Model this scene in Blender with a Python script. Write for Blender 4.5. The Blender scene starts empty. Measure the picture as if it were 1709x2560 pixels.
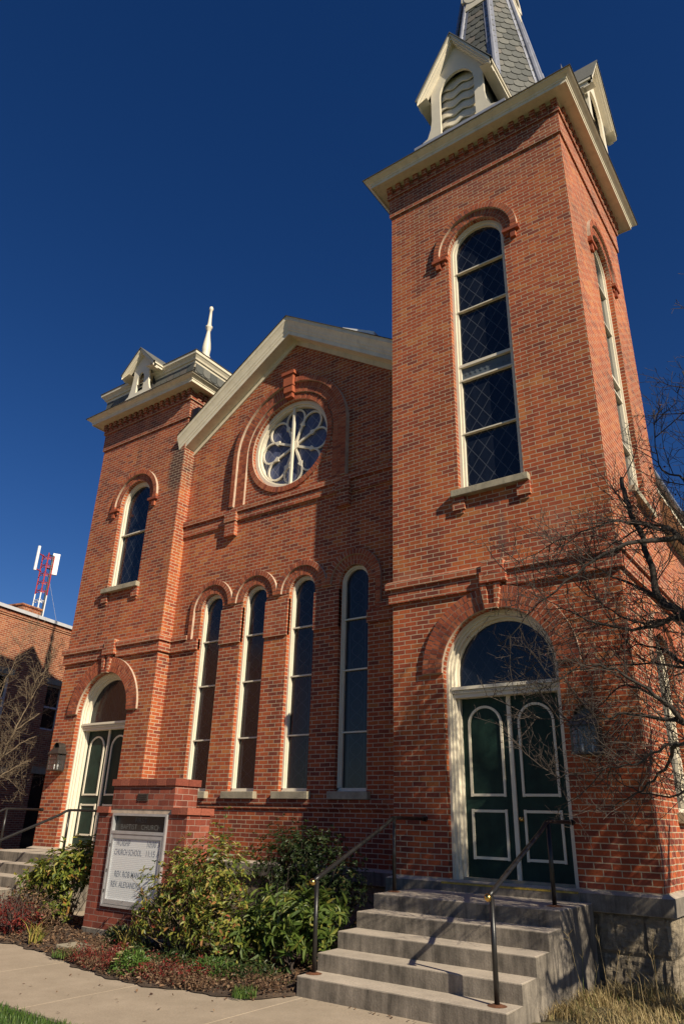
import bpy, math, random
import numpy as np
from math import sin, cos, pi, radians, sqrt, atan2
from mathutils import Vector, Matrix
from mathutils.geometry import tessellate_polygon

SC = bpy.context.scene
COL = SC.collection
rng = random.Random(7)
NR = np.random.default_rng(11)

# ---------------------------------------------------------------- camera
CAM_F, CAM_P = 1761.18, Vector((5.5446, -8.9647, 1.5788))
YAW, PITCH, ROLL = 0.632375, 0.413411, 0.028465
fw = Vector((-sin(YAW) * cos(PITCH), cos(YAW) * cos(PITCH), sin(PITCH)))
rt0 = Vector((cos(YAW), sin(YAW), 0.0))
up0 = rt0.cross(fw)
rt = cos(ROLL) * rt0 + sin(ROLL) * up0
up = -sin(ROLL) * rt0 + cos(ROLL) * up0
cd = bpy.data.cameras.new("camera")
cam = bpy.data.objects.new("camera", cd)
COL.objects.link(cam)
m = Matrix(((rt.x, up.x, -fw.x, CAM_P.x), (rt.y, up.y, -fw.y, CAM_P.y), (rt.z, up.z, -fw.z, CAM_P.z), (0, 0, 0, 1)))
cam.matrix_world = m
cd.sensor_fit = 'VERTICAL'
cd.sensor_height = 24.0
cd.sensor_width = 24.0
cd.lens = 24.0 * CAM_F / 2560.0
cd.clip_start = 0.05
cd.clip_end = 6000
SC.camera = cam

# ---------------------------------------------------------------- light
EL, TAZ = radians(32.5), 3.05
AZ = math.atan(TAZ)                       # from the facade normal (-y) towards +x
SUN = Vector((cos(EL) * sin(AZ), -cos(EL) * cos(AZ), sin(EL)))
w = bpy.data.worlds.new("World")
SC.world = w
w.use_nodes = True
nt = w.node_tree
sky = nt.nodes.new('ShaderNodeTexSky')
sky.sky_type = 'NISHITA'
sky.sun_disc = False
sky.sun_elevation = EL
sky.sun_rotation = atan2(SUN.x, SUN.y)
sky.altitude = 1200
sky.air_density = 1.0
sky.dust_density = 0.25
sky.ozone_density = 3.0
bg = nt.nodes['Background']
bg.inputs['Strength'].default_value = 0.05
hs = nt.nodes.new('ShaderNodeHueSaturation')     # deep, clean autumn sky
hs.inputs['Saturation'].default_value = 1.30
hs.inputs['Value'].default_value = 1.08
hs.inputs['Hue'].default_value = 0.514
nt.links.new(sky.outputs['Color'], hs.inputs['Color'])
nt.links.new(hs.outputs['Color'], bg.inputs['Color'])
sd = bpy.data.lights.new("sun", 'SUN')
sd.energy = 5.0
sd.angle = radians(0.53)
sd.color = (1.0, 0.895, 0.70)
so = bpy.data.objects.new("sun", sd)
COL.objects.link(so)
so.rotation_euler = SUN.to_track_quat('Z', 'Y').to_euler()
SC.view_settings.view_transform = 'Standard'
SC.view_settings.look = 'None'
SC.view_settings.exposure = 0.4
SC.view_settings.gamma = 1.0

# ---------------------------------------------------------------- materials
def new_mat(name):
    mt = bpy.data.materials.new(name)
    mt.use_nodes = True
    t = mt.node_tree
    return mt, t, t.nodes['Principled BSDF']

def N(t, kind, **kw):
    n = t.nodes.new(kind)
    for k, v in kw.items():
        if k.startswith('i_'):
            key = k[2:].replace('_', ' ')
            key = int(key) if key.isdigit() else key
            n.inputs[key].default_value = v
        else:
            setattr(n, k, v)
    return n

def L(t, a, b):
    t.links.new(a, b)

def ramp(t, stops, fac=None, interp='LINEAR'):
    r = t.nodes.new('ShaderNodeValToRGB')
    r.color_ramp.interpolation = interp
    el = r.color_ramp.elements
    while len(el) < len(stops):
        el.new(0.5)
    for e, (p, c) in zip(el, stops):
        e.position = p
        e.color = (c[0], c[1], c[2], 1) if len(c) == 3 else c
    if fac is not None:
        L(t, fac, r.inputs['Fac'])
    return r.outputs['Color']

def math_n(t, op, a, b=None, c=None):
    n = t.nodes.new('ShaderNodeMath')
    n.operation = op
    for i, x in enumerate((a, b, c)):
        if x is None:
            continue
        if isinstance(x, (int, float)):
            n.inputs[i].default_value = x
        else:
            L(t, x, n.inputs[i])
    return n.outputs[0]

def mixc(t, fac, a, b, blend='MIX'):
    n = t.nodes.new('ShaderNodeMix')
    n.data_type = 'RGBA'
    n.blend_type = blend
    n.clamp_factor = True
    for s, x in (('Factor', fac), ('A', a), ('B', b)):
        idx = {'Factor': 0, 'A': 6, 'B': 7}[s]
        if isinstance(x, (int, float)):
            n.inputs[idx].default_value = x
        elif isinstance(x, (tuple, list)):
            n.inputs[idx].default_value = (x[0], x[1], x[2], 1)
        else:
            L(t, x, n.inputs[idx])
    return n.outputs[2]

def noise(t, vec, scale, detail=4, rough=0.55):
    n = N(t, 'ShaderNodeTexNoise')
    n.inputs['Scale'].default_value = scale
    n.inputs['Detail'].default_value = detail
    n.inputs['Roughness'].default_value = rough
    if vec is not None:
        L(t, vec, n.inputs['Vector'])
    return n.outputs['Fac']

def bump(t, p, h, dist, strength=1.0):
    b = N(t, 'ShaderNodeBump')
    b.inputs['Strength'].default_value = strength
    b.inputs['Distance'].default_value = dist
    L(t, h, b.inputs['Height'])
    L(t, b.outputs['Normal'], p.inputs['Normal'])

def mapping(t, vec, scale):
    n = N(t, 'ShaderNodeMapping')
    n.inputs['Scale'].default_value = scale
    L(t, vec, n.inputs['Vector'])
    return n.outputs['Vector']

def brick_mat(name, bw=0.205, rh=0.0678, ms=0.0066, pal=None, mortar=(0.50, 0.39, 0.262), low_dark=True, offset=0.5):
    mt, t, p = new_mat(name)
    uv = N(t, 'ShaderNodeUVMap').outputs['UV']
    pos = N(t, 'ShaderNodeNewGeometry').outputs['Position']
    # slight wobble of the coursing
    wob = N(t, 'ShaderNodeTexNoise', i_Scale=7.0, i_Detail=2.0)
    L(t, uv, wob.inputs['Vector'])
    sub = N(t, 'ShaderNodeVectorMath', operation='SUBTRACT')
    L(t, wob.outputs['Color'], sub.inputs[0]); sub.inputs[1].default_value = (0.5, 0.5, 0.5)
    sc = N(t, 'ShaderNodeVectorMath', operation='SCALE'); sc.inputs['Scale'].default_value = 0.012
    L(t, sub.outputs[0], sc.inputs[0])
    ad = N(t, 'ShaderNodeVectorMath', operation='ADD')
    L(t, uv, ad.inputs[0]); L(t, sc.outputs[0], ad.inputs[1])
    b = N(t, 'ShaderNodeTexBrick')
    b.offset = offset
    b.inputs['Color1'].default_value = (0, 0, 0, 1)
    b.inputs['Color2'].default_value = (1, 1, 1, 1)
    b.inputs['Mortar'].default_value = (0.5, 0.5, 0.5, 1)
    b.inputs['Scale'].default_value = 1.0
    b.inputs['Mortar Size'].default_value = ms
    b.inputs['Mortar Smooth'].default_value = 0.25
    b.inputs['Brick Width'].default_value = bw
    b.inputs['Row Height'].default_value = rh
    L(t, ad.outputs[0], b.inputs['Vector'])
    pal = pal or [(0.0, (0.21, 0.045, 0.024)), (0.16, (0.31, 0.060, 0.024)), (0.42, (0.39, 0.077, 0.024)),
                  (0.75, (0.44, 0.099, 0.028)), (0.94, (0.47, 0.128, 0.034)), (1.0, (0.48, 0.155, 0.045))]
    rnd = b.outputs['Color']
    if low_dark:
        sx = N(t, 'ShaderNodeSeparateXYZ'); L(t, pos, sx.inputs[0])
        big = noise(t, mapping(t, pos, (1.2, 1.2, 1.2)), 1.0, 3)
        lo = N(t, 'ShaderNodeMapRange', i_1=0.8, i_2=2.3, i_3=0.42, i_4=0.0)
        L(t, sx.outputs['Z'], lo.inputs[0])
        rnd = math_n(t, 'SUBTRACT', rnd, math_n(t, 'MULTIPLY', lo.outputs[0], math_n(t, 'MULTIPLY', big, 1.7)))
    rnd = math_n(t, 'ADD', rnd, math_n(t, 'MULTIPLY', math_n(t, 'SUBTRACT', noise(t, pos, 0.9, 3, 0.6), 0.5), 1.1))
    col = ramp(t, pal, rnd)
    n1 = noise(t, pos, 0.55, 4)
    n2 = noise(t, pos, 34.0, 3)
    col = mixc(t, 1.0, col, ramp(t, [(0.3, (0.74, 0.72, 0.72)), (0.7, (1.12, 1.12, 1.12))], n1), 'MULTIPLY')
    col = mixc(t, 1.0, col, ramp(t, [(0.25, (0.80, 0.78, 0.76)), (0.75, (1.14, 1.14, 1.14))], n2), 'MULTIPLY')
    st = noise(t, mapping(t, pos, (3.2, 3.2, 0.28)), 1.0, 5, 0.65)
    col = mixc(t, 1.0, col, ramp(t, [(0.33, (0.70, 0.66, 0.64)), (0.52, (1.0, 1.0, 1.0)), (0.78, (1.10, 1.13, 1.16))], st), 'MULTIPLY')
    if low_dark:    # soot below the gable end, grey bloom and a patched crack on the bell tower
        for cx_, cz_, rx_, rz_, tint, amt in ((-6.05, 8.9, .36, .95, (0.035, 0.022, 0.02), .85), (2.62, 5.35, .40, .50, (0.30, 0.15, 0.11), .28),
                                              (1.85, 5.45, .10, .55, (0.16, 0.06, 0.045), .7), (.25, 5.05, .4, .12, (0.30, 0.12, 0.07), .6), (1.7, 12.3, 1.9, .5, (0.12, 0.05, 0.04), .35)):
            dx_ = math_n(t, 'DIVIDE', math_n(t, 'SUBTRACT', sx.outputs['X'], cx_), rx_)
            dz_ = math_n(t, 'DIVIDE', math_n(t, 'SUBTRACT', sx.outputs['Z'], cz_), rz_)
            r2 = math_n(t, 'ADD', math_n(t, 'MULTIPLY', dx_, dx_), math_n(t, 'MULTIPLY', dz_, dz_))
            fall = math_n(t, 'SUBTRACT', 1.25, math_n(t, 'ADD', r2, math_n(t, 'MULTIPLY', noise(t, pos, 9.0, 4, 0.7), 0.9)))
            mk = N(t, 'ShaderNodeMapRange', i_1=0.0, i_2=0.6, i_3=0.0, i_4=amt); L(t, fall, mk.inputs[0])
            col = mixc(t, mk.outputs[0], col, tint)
    mcol = ramp(t, [(0.3, tuple(c * 0.75 for c in mortar)), (0.7, mortar)], noise(t, pos, 3.0, 4))
    fac = b.outputs['Fac']
    L(t, mixc(t, fac, col, mcol), p.inputs['Base Color'])
    p.inputs['Roughness'].default_value = 0.92
    h = math_n(t, 'ADD', math_n(t, 'MULTIPLY', math_n(t, 'SUBTRACT', 1.0, fac), 1.0), math_n(t, 'MULTIPLY', n2, 0.35))
    bump(t, p, h, 0.005, 0.32)
    return mt

def island_mat(name, stops, rough=0.9, noise_amt=0.3, nscale=40.0, bdist=0.002, trans=0.0, spec=0.5):
    mt, t, p = new_mat(name)
    g = N(t, 'ShaderNodeNewGeometry')
    col = ramp(t, stops, g.outputs['Random Per Island'])
    n2 = noise(t, g.outputs['Position'], nscale, 3)
    col = mixc(t, 1.0, col, ramp(t, [(0.25, (1 - noise_amt,) * 3), (0.75, (1 + noise_amt * .6,) * 3)], n2), 'MULTIPLY')
    L(t, col, p.inputs['Base Color'])
    p.inputs['Roughness'].default_value = rough
    p.inputs['Specular IOR Level'].default_value = spec
    if bdist:
        bump(t, p, n2, bdist)
    if trans:
        tr = N(t, 'ShaderNodeBsdfTranslucent'); L(t, col, tr.inputs['Color'])
        mx = N(t, 'ShaderNodeMixShader'); mx.inputs[0].default_value = trans
        L(t, p.outputs[0], mx.inputs[1]); L(t, tr.outputs[0], mx.inputs[2])
        L(t, mx.outputs[0], t.nodes['Material Output'].inputs['Surface'])
    return mt

def paint_mat(name, col, rough=0.55, var=0.12, scale=6.0, bdist=0.0008, metal=0.0, grime=None):
    mt, t, p = new_mat(name)
    pos = N(t, 'ShaderNodeNewGeometry').outputs['Position']
    n = noise(t, pos, scale, 6, 0.65)
    c = ramp(t, [(0.3, tuple(x * (1 - var) for x in col)), (0.7, tuple(min(1, x * (1 + var * .5)) for x in col))], n)
    if grime:
        n3 = noise(t, mapping(t, pos, (9, 9, 1.6)), 1.0, 5, 0.7)
        k = N(t, 'ShaderNodeMapRange', i_1=0.52, i_2=0.75, i_3=0.0, i_4=0.55); L(t, n3, k.inputs[0])
        c = mixc(t, k.outputs[0], c, grime)
    L(t, c, p.inputs['Base Color'])
    p.inputs['Roughness'].default_value = rough
    p.inputs['Metallic'].default_value = metal
    if bdist:
        bump(t, p, noise(t, pos, scale * 9, 3), bdist)
    return mt

def concrete_mat(name, light, dark, streak=True):
    mt, t, p = new_mat(name)
    g = N(t, 'ShaderNodeNewGeometry')
    pos = g.outputs['Position']
    n1 = noise(t, pos, 2.2, 6, 0.7)
    n2 = noise(t, mapping(t, pos, (11, 11, 1.3)), 1.0, 5, 0.7)
    n3 = noise(t, pos, 60, 3)
    f = math_n(t, 'ADD', math_n(t, 'MULTIPLY', n1, 0.5), math_n(t, 'MULTIPLY', n2, 0.5)) if streak else n1
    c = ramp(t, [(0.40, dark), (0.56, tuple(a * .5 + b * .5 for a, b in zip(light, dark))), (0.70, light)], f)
    if streak:   # upright faces: streaky dirt plus riser shade in the colour; treads painted lighter
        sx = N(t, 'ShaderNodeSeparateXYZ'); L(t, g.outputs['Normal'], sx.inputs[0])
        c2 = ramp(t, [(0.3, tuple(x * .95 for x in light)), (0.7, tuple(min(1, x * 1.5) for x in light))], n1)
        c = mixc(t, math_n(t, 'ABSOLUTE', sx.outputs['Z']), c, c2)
    c = mixc(t, 1.0, c, ramp(t, [(0.3, (0.86,) * 3), (0.7, (1.08,) * 3)], n3), 'MULTIPLY')
    L(t, c, p.inputs['Base Color'])
    p.inputs['Roughness'].default_value = 0.92
    bump(t, p, math_n(t, 'ADD', n3, math_n(t, 'MULTIPLY', n1, 2.0)), 0.003, 0.8)
    return mt

def lattice_pane(name, kind='diamond', w_=0.15, h_=0.21, base=(0.006, 0.008, 0.013), line=(0.10, 0.105, 0.115), rough=0.12, fill=None):
    mt, t, p = new_mat(name)
    uv = N(t, 'ShaderNodeUVMap').outputs['UV']
    sx = N(t, 'ShaderNodeSeparateXYZ'); L(t, uv, sx.inputs[0])
    u, v = sx.outputs['X'], sx.outputs['Y']
    if kind == 'diamond':
        a = math_n(t, 'ADD', math_n(t, 'DIVIDE', u, w_), math_n(t, 'DIVIDE', v, h_))
        b = math_n(t, 'SUBTRACT', math_n(t, 'DIVIDE', u, w_), math_n(t, 'DIVIDE', v, h_))
        la = math_n(t, 'ABSOLUTE', math_n(t, 'SUBTRACT', math_n(t, 'FRACT', a), 0.5))
        lb = math_n(t, 'ABSOLUTE', math_n(t, 'SUBTRACT', math_n(t, 'FRACT', b), 0.5))
        d = math_n(t, 'MINIMUM', la, lb)
        th = 0.042
    else:
        s1 = math_n(t, 'MULTIPLY', math_n(t, 'SINE', math_n(t, 'MULTIPLY', v, 2 * pi / h_)), w_)
        d1 = math_n(t, 'ABSOLUTE', math_n(t, 'SUBTRACT', math_n(t, 'ABSOLUTE', math_n(t, 'SUBTRACT', u, 0.0)), math_n(t, 'ABSOLUTE', s1)))
        d2 = math_n(t, 'ABSOLUTE', math_n(t, 'SUBTRACT', math_n(t, 'ABSOLUTE', u), w_ * 1.35))
        d = math_n(t, 'MINIMUM', d1, d2)
        th = 0.008
    k = N(t, 'ShaderNodeMapRange', i_1=th * .5, i_2=th, i_3=1.0, i_4=0.0); L(t, d, k.inputs[0])
    pos = N(t, 'ShaderNodeNewGeometry').outputs['Position']
    n1 = noise(t, mapping(t, pos, (5, 5, 0.8)), 1.0, 3)
    bc = ramp(t, [(0.3, base), (0.75, tuple(x * 2.2 for x in base))], n1)
    c = mixc(t, k.outputs[0], bc, line)
    L(t, c, p.inputs['Base Color'])
    p.inputs['Roughness'].default_value = rough
    p.inputs['Specular IOR Level'].default_value = 0.5
    bump(t, p, n1, 0.004, 0.35)
    return mt

M = {}
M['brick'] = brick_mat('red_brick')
M['brick_trim'] = brick_mat('brick_trim', pal=[(0.0, (0.22, 0.048, 0.027)), (0.3, (0.33, 0.068, 0.029)), (0.7, (0.39, 0.088, 0.035)), (1.0, (0.43, 0.125, 0.05))], low_dark=False)
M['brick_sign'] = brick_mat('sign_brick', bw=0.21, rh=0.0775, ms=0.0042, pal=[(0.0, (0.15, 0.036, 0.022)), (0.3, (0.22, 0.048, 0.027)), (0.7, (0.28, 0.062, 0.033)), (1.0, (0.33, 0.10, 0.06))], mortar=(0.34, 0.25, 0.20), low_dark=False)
M['brick_far'] = brick_mat('neighbour_brick', pal=[(0.0, (0.19, 0.05, 0.026)), (0.4, (0.30, 0.078, 0.032)), (1.0, (0.38, 0.13, 0.058))], low_dark=False, ms=0.006)
M['voussoir'] = island_mat('arch_brick', [(0.0, (0.20, 0.048, 0.027)), (0.25, (0.32, 0.072, 0.030)), (0.65, (0.37, 0.092, 0.037)), (1.0, (0.42, 0.135, 0.06))], bdist=0.003)
M['mortar'] = paint_mat('mortar', (0.50, 0.38, 0.285), 0.95, 0.3, 8)
M['cream'] = paint_mat('cream_paint', (0.72, 0.64, 0.49), 0.5, 0.10, 5, grime=(0.42, 0.37, 0.28))
M['cream_clean'] = paint_mat('cream_trim_paint', (0.72, 0.65, 0.52), 0.45, 0.08, 5)
M['green'] = paint_mat('dark_green_door_paint', (0.012, 0.034, 0.026), 0.40, 0.45, 5, bdist=0.0007, grime=(0.020, 0.046, 0.036))
M['green'].node_tree.nodes['Principled BSDF'].inputs['Specular IOR Level'].default_value = 0.22
M['green'].node_tree.nodes['Principled BSDF'].inputs['Roughness'].default_value = 0.55
M['concrete'] = concrete_mat('stair_concrete', (0.36, 0.305, 0.245), (0.085, 0.072, 0.058))
M['walk'] = concrete_mat('sidewalk_concrete', (0.44, 0.355, 0.265), (0.35, 0.28, 0.205), streak=False)
M['stone_sill'] = paint_mat('limestone', (0.36, 0.31, 0.22), 0.9, 0.35, 5, 0.003, grime=(0.15, 0.13, 0.10))
M['lead'] = paint_mat('lead_flashing', (0.30, 0.31, 0.36), 0.42, 0.35, 3, 0.0006, metal=0.45)
M['slate'] = island_mat('grey_slate', [(0.0, (0.062, 0.066, 0.062)), (0.4, (0.105, 0.106, 0.096)), (0.8, (0.145, 0.142, 0.125)), (1.0, (0.15, 0.13, 0.11))], 0.75, 0.25, 25, 0.002)
M['under'] = paint_mat('dark_underlay', (0.03, 0.028, 0.026), 0.9)
M['roof'] = paint_mat('asphalt_roof', (0.06, 0.055, 0.05), 0.9, 0.4, 12, 0.004)
M['iron'] = paint_mat('black_iron_paint', (0.016, 0.015, 0.015), 0.36, 0.4, 14, 0.0006)
M['rust'] = paint_mat('rust', (0.15, 0.055, 0.022), 0.9, 0.5, 30, 0.002)
M['brass'] = paint_mat('brass', (0.62, 0.40, 0.13), 0.25, 0.2, 10, 0.0003, metal=1.0)
M['alu'] = paint_mat('aluminium', (0.55, 0.55, 0.56), 0.38, 0.12, 10, 0.0, metal=0.55)
M['white'] = paint_mat('white_plastic', (0.72, 0.70, 0.66), 0.5, 0.08, 8, 0.0)
M['black_panel'] = paint_mat('black_sign_panel', (0.02, 0.018, 0.017), 0.4, 0.2, 6, 0.0)
M['letter_grey'] = paint_mat('grey_letters', (0.13, 0.125, 0.12), 0.6, 0.1, 8, 0.0)
M['letter_blue'] = paint_mat('blue_black_letters', (0.27, 0.295, 0.35), 0.6, 0.1, 8, 0.0)
M['yellow'] = paint_mat('worn_yellow_paint', (0.50, 0.34, 0.05), 0.8, 0.6, 14, 0.0, grime=(0.20, 0.17, 0.13))
M['tin'] = paint_mat('tin_lantern', (0.10, 0.092, 0.083), 0.42, 0.3, 12, 0.0006, metal=0.7)
M['candle'] = paint_mat('white_candle_tube', (0.75, 0.74, 0.70), 0.4)
M['pane'] = lattice_pane('diamond_leaded_glass', 'diamond', 0.235, 0.335, line=(0.055, 0.06, 0.07))
M['pane_oval'] = lattice_pane('oval_leaded_glass', 'oval', 0.115, 0.46, base=(0.010, 0.011, 0.014), line=(0.05, 0.055, 0.065), rough=0.16)
M['pane_fan'] = lattice_pane('fanlight_glass', 'diamond', 0.19, 0.28, line=(0.022, 0.025, 0.034), rough=0.14)
M['pane_rose'] = lattice_pane('rose_glass', 'diamond', 0.26, 0.31, base=(0.055, 0.062, 0.105), line=(0.20, 0.205, 0.25), rough=0.22)
M['pane_dark'] = paint_mat('dark_window_glass', (0.008, 0.009, 0.012), 0.1, 0.2, 3, 0.0)
M['soil'] = paint_mat('garden_soil', (0.085, 0.055, 0.036), 0.95, 0.55, 9, 0.02)
M['ground'] = paint_mat('rough_ground', (0.10, 0.085, 0.045), 0.95, 0.4, 3, 0.02)
M['lawn'] = paint_mat('lawn_soil', (0.05, 0.085, 0.02), 0.95, 0.4, 6, 0.01)
M['bark'] = paint_mat('bark', (0.05, 0.041, 0.034), 0.9, 0.5, 30, 0.006)
M['bark_pale'] = paint_mat('pale_bark', (0.19, 0.14, 0.09), 0.9, 0.4, 30, 0.004)
M['twig'] = paint_mat('grey_brown_twig', (0.055, 0.040, 0.032), 0.85, 0.4, 40, 0.0)
M['berry'] = island_mat('dried_red_fruit', [(0.0, (0.035, 0.012, 0.012)), (0.6, (0.09, 0.02, 0.018)), (1.0, (0.16, 0.035, 0.03))], 0.5, 0.2, 40, 0.0)
M['red_paint'] = paint_mat('red_mast_paint', (0.42, 0.035, 0.03), 0.5, 0.15, 8, 0.0)
M['white_paint'] = paint_mat('white_mast_paint', (0.78, 0.78, 0.78), 0.5, 0.08, 8, 0.0)
M['pale_coping'] = paint_mat('pale_metal_coping', (0.52, 0.52, 0.54), 0.5, 0.1, 4, 0.0)
LEAF = lambda n, st, r=0.45: island_mat(n, st, r, 0.25, 25, 0.0, trans=0.28, spec=0.4)
M['leaf_olive'] = LEAF('olive_yellow_leaf', [(0.0, (0.06, 0.095, 0.018)), (0.35, (0.12, 0.17, 0.028)), (0.7, (0.22, 0.24, 0.035)), (0.93, (0.33, 0.29, 0.05)), (1.0, (0.36, 0.14, 0.04))])
M['leaf_autumn'] = LEAF('autumn_leaf', [(0.0, (0.055, 0.085, 0.018)), (0.30, (0.13, 0.17, 0.03)), (0.62, (0.26, 0.27, 0.045)), (0.86, (0.36, 0.31, 0.07)), (0.93, (0.40, 0.20, 0.07)), (0.97, (0.28, 0.13, 0.06)), (1.0, (0.46, 0.09, 0.05))])
M['leaf_dark'] = LEAF('dark_green_leaf', [(0.0, (0.022, 0.040, 0.012)), (0.5, (0.045, 0.075, 0.020)), (0.85, (0.075, 0.105, 0.028)), (1.0, (0.13, 0.08, 0.035))])
M['leaf_rhodo'] = LEAF('rhododendron_leaf', [(0.0, (0.055, 0.095, 0.018)), (0.5, (0.095, 0.145, 0.025)), (0.85, (0.15, 0.19, 0.035)), (1.0, (0.27, 0.24, 0.05))], 0.45)
M['leaf_red'] = LEAF('red_leaf', [(0.0, (0.10, 0.016, 0.016)), (0.5, (0.22, 0.028, 0.025)), (0.85, (0.30, 0.05, 0.035)), (1.0, (0.17, 0.07, 0.03))])
M['leaf_brown'] = LEAF('withered_brown_leaf', [(0.0, (0.075, 0.040, 0.026)), (0.4, (0.15, 0.085, 0.05)), (0.75, (0.25, 0.145, 0.08)), (1.0, (0.36, 0.24, 0.15))], 0.8)
M['leaf_mum'] = LEAF('bright_green_leaf', [(0.0, (0.05, 0.10, 0.02)), (0.6, (0.09, 0.17, 0.03)), (1.0, (0.16, 0.24, 0.05))])
M['petal'] = LEAF('pale_yellow_petal', [(0.0, (0.6, 0.5, 0.2)), (1.0, (0.75, 0.68, 0.42))])
M['blade_green'] = LEAF('green_blade', [(0.0, (0.045, 0.10, 0.018)), (0.6, (0.085, 0.16, 0.03)), (1.0, (0.16, 0.22, 0.05))])
M['blade_yellow'] = LEAF('yellow_green_blade', [(0.0, (0.13, 0.17, 0.03)), (0.5, (0.30, 0.27, 0.06)), (1.0, (0.42, 0.30, 0.10))])
M['blade_dry'] = LEAF('dry_grass_blade', [(0.0, (0.22, 0.16, 0.06)), (0.4, (0.42, 0.31, 0.14)), (0.85, (0.58, 0.45, 0.24)), (1.0, (0.15, 0.18, 0.04))], 0.7)

def stone_mat():
    mt, t, p = new_mat('rock_faced_stone')
    pos = N(t, 'ShaderNodeNewGeometry').outputs['Position']
    n1 = noise(t, pos, 3.0, 6, 0.7)
    n2 = noise(t, mapping(t, pos, (1, 1, 2.2)), 11.0, 6, 0.7)
    c = ramp(t, [(0.30, (0.10, 0.08, 0.056)), (0.52, (0.29, 0.235, 0.165)), (0.72, (0.42, 0.35, 0.255))], math_n(t, 'ADD', math_n(t, 'MULTIPLY', n1, .5), math_n(t, 'MULTIPLY', n2, .5)))
    L(t, c, p.inputs['Base Color'])
    p.inputs['Roughness'].default_value = 0.95
    bump(t, p, n2, 0.05, 0.9)
    return mt
M['stone'] = stone_mat()

def board_mat():
    mt, t, p = new_mat('white_letter_board')
    uv = N(t, 'ShaderNodeUVMap').outputs['UV']
    sx = N(t, 'ShaderNodeSeparateXYZ'); L(t, uv, sx.inputs[0])
    f = math_n(t, 'FRACT', math_n(t, 'DIVIDE', sx.outputs['Y'], 0.0225))
    k = N(t, 'ShaderNodeMapRange', i_1=0.18, i_2=0.26, i_3=1.0, i_4=0.0); L(t, f, k.inputs[0])
    L(t, mixc(t, k.outputs[0], (0.90, 0.88, 0.85), (0.62, 0.61, 0.61)), p.inputs['Base Color'])
    p.inputs['Roughness'].default_value = 0.6
    return mt
M['board'] = board_mat()

def clear_glass():
    mt, t, p = new_mat('clear_sign_glass')
    out = t.nodes['Material Output']
    tr = N(t, 'ShaderNodeBsdfTransparent'); tr.inputs['Color'].default_value = (0.93, 0.94, 0.95, 1)
    gl = N(t, 'ShaderNodeBsdfGlossy'); gl.inputs['Roughness'].default_value = 0.03
    df = N(t, 'ShaderNodeBsdfDiffuse'); df.inputs['Color'].default_value = (0.5, 0.52, 0.55, 1)
    m1 = N(t, 'ShaderNodeMixShader'); m1.inputs[0].default_value = 0.06
    L(t, tr.outputs[0], m1.inputs[1]); L(t, df.outputs[0], m1.inputs[2])
    m2 = N(t, 'ShaderNodeMixShader')
    m2.inputs[0].default_value = 0.05
    L(t, m1.outputs[0], m2.inputs[1]); L(t, gl.outputs[0], m2.inputs[2])
    L(t, m2.outputs[0], out.inputs['Surface'])
    return mt
M['glass'] = clear_glass()

# ---------------------------------------------------------------- object helpers
def root_loc(o):
    p = Vector((0, 0, 0))
    while o is not None:
        p = p + Vector(o.location)
        o = o.parent
    return p

def tag(o, label=None, cat=None, group=None, kind=None):
    if label: o['label'] = label
    if cat: o['category'] = cat
    if group: o['group'] = group
    if kind: o['kind'] = kind
    return o

def thing(name, loc, label, cat, group=None, kind=None):
    o = bpy.data.objects.new(name, None)
    o.empty_display_size = 0.3
    COL.objects.link(o)
    o.location = loc
    return tag(o, label, cat, group, kind)

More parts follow.
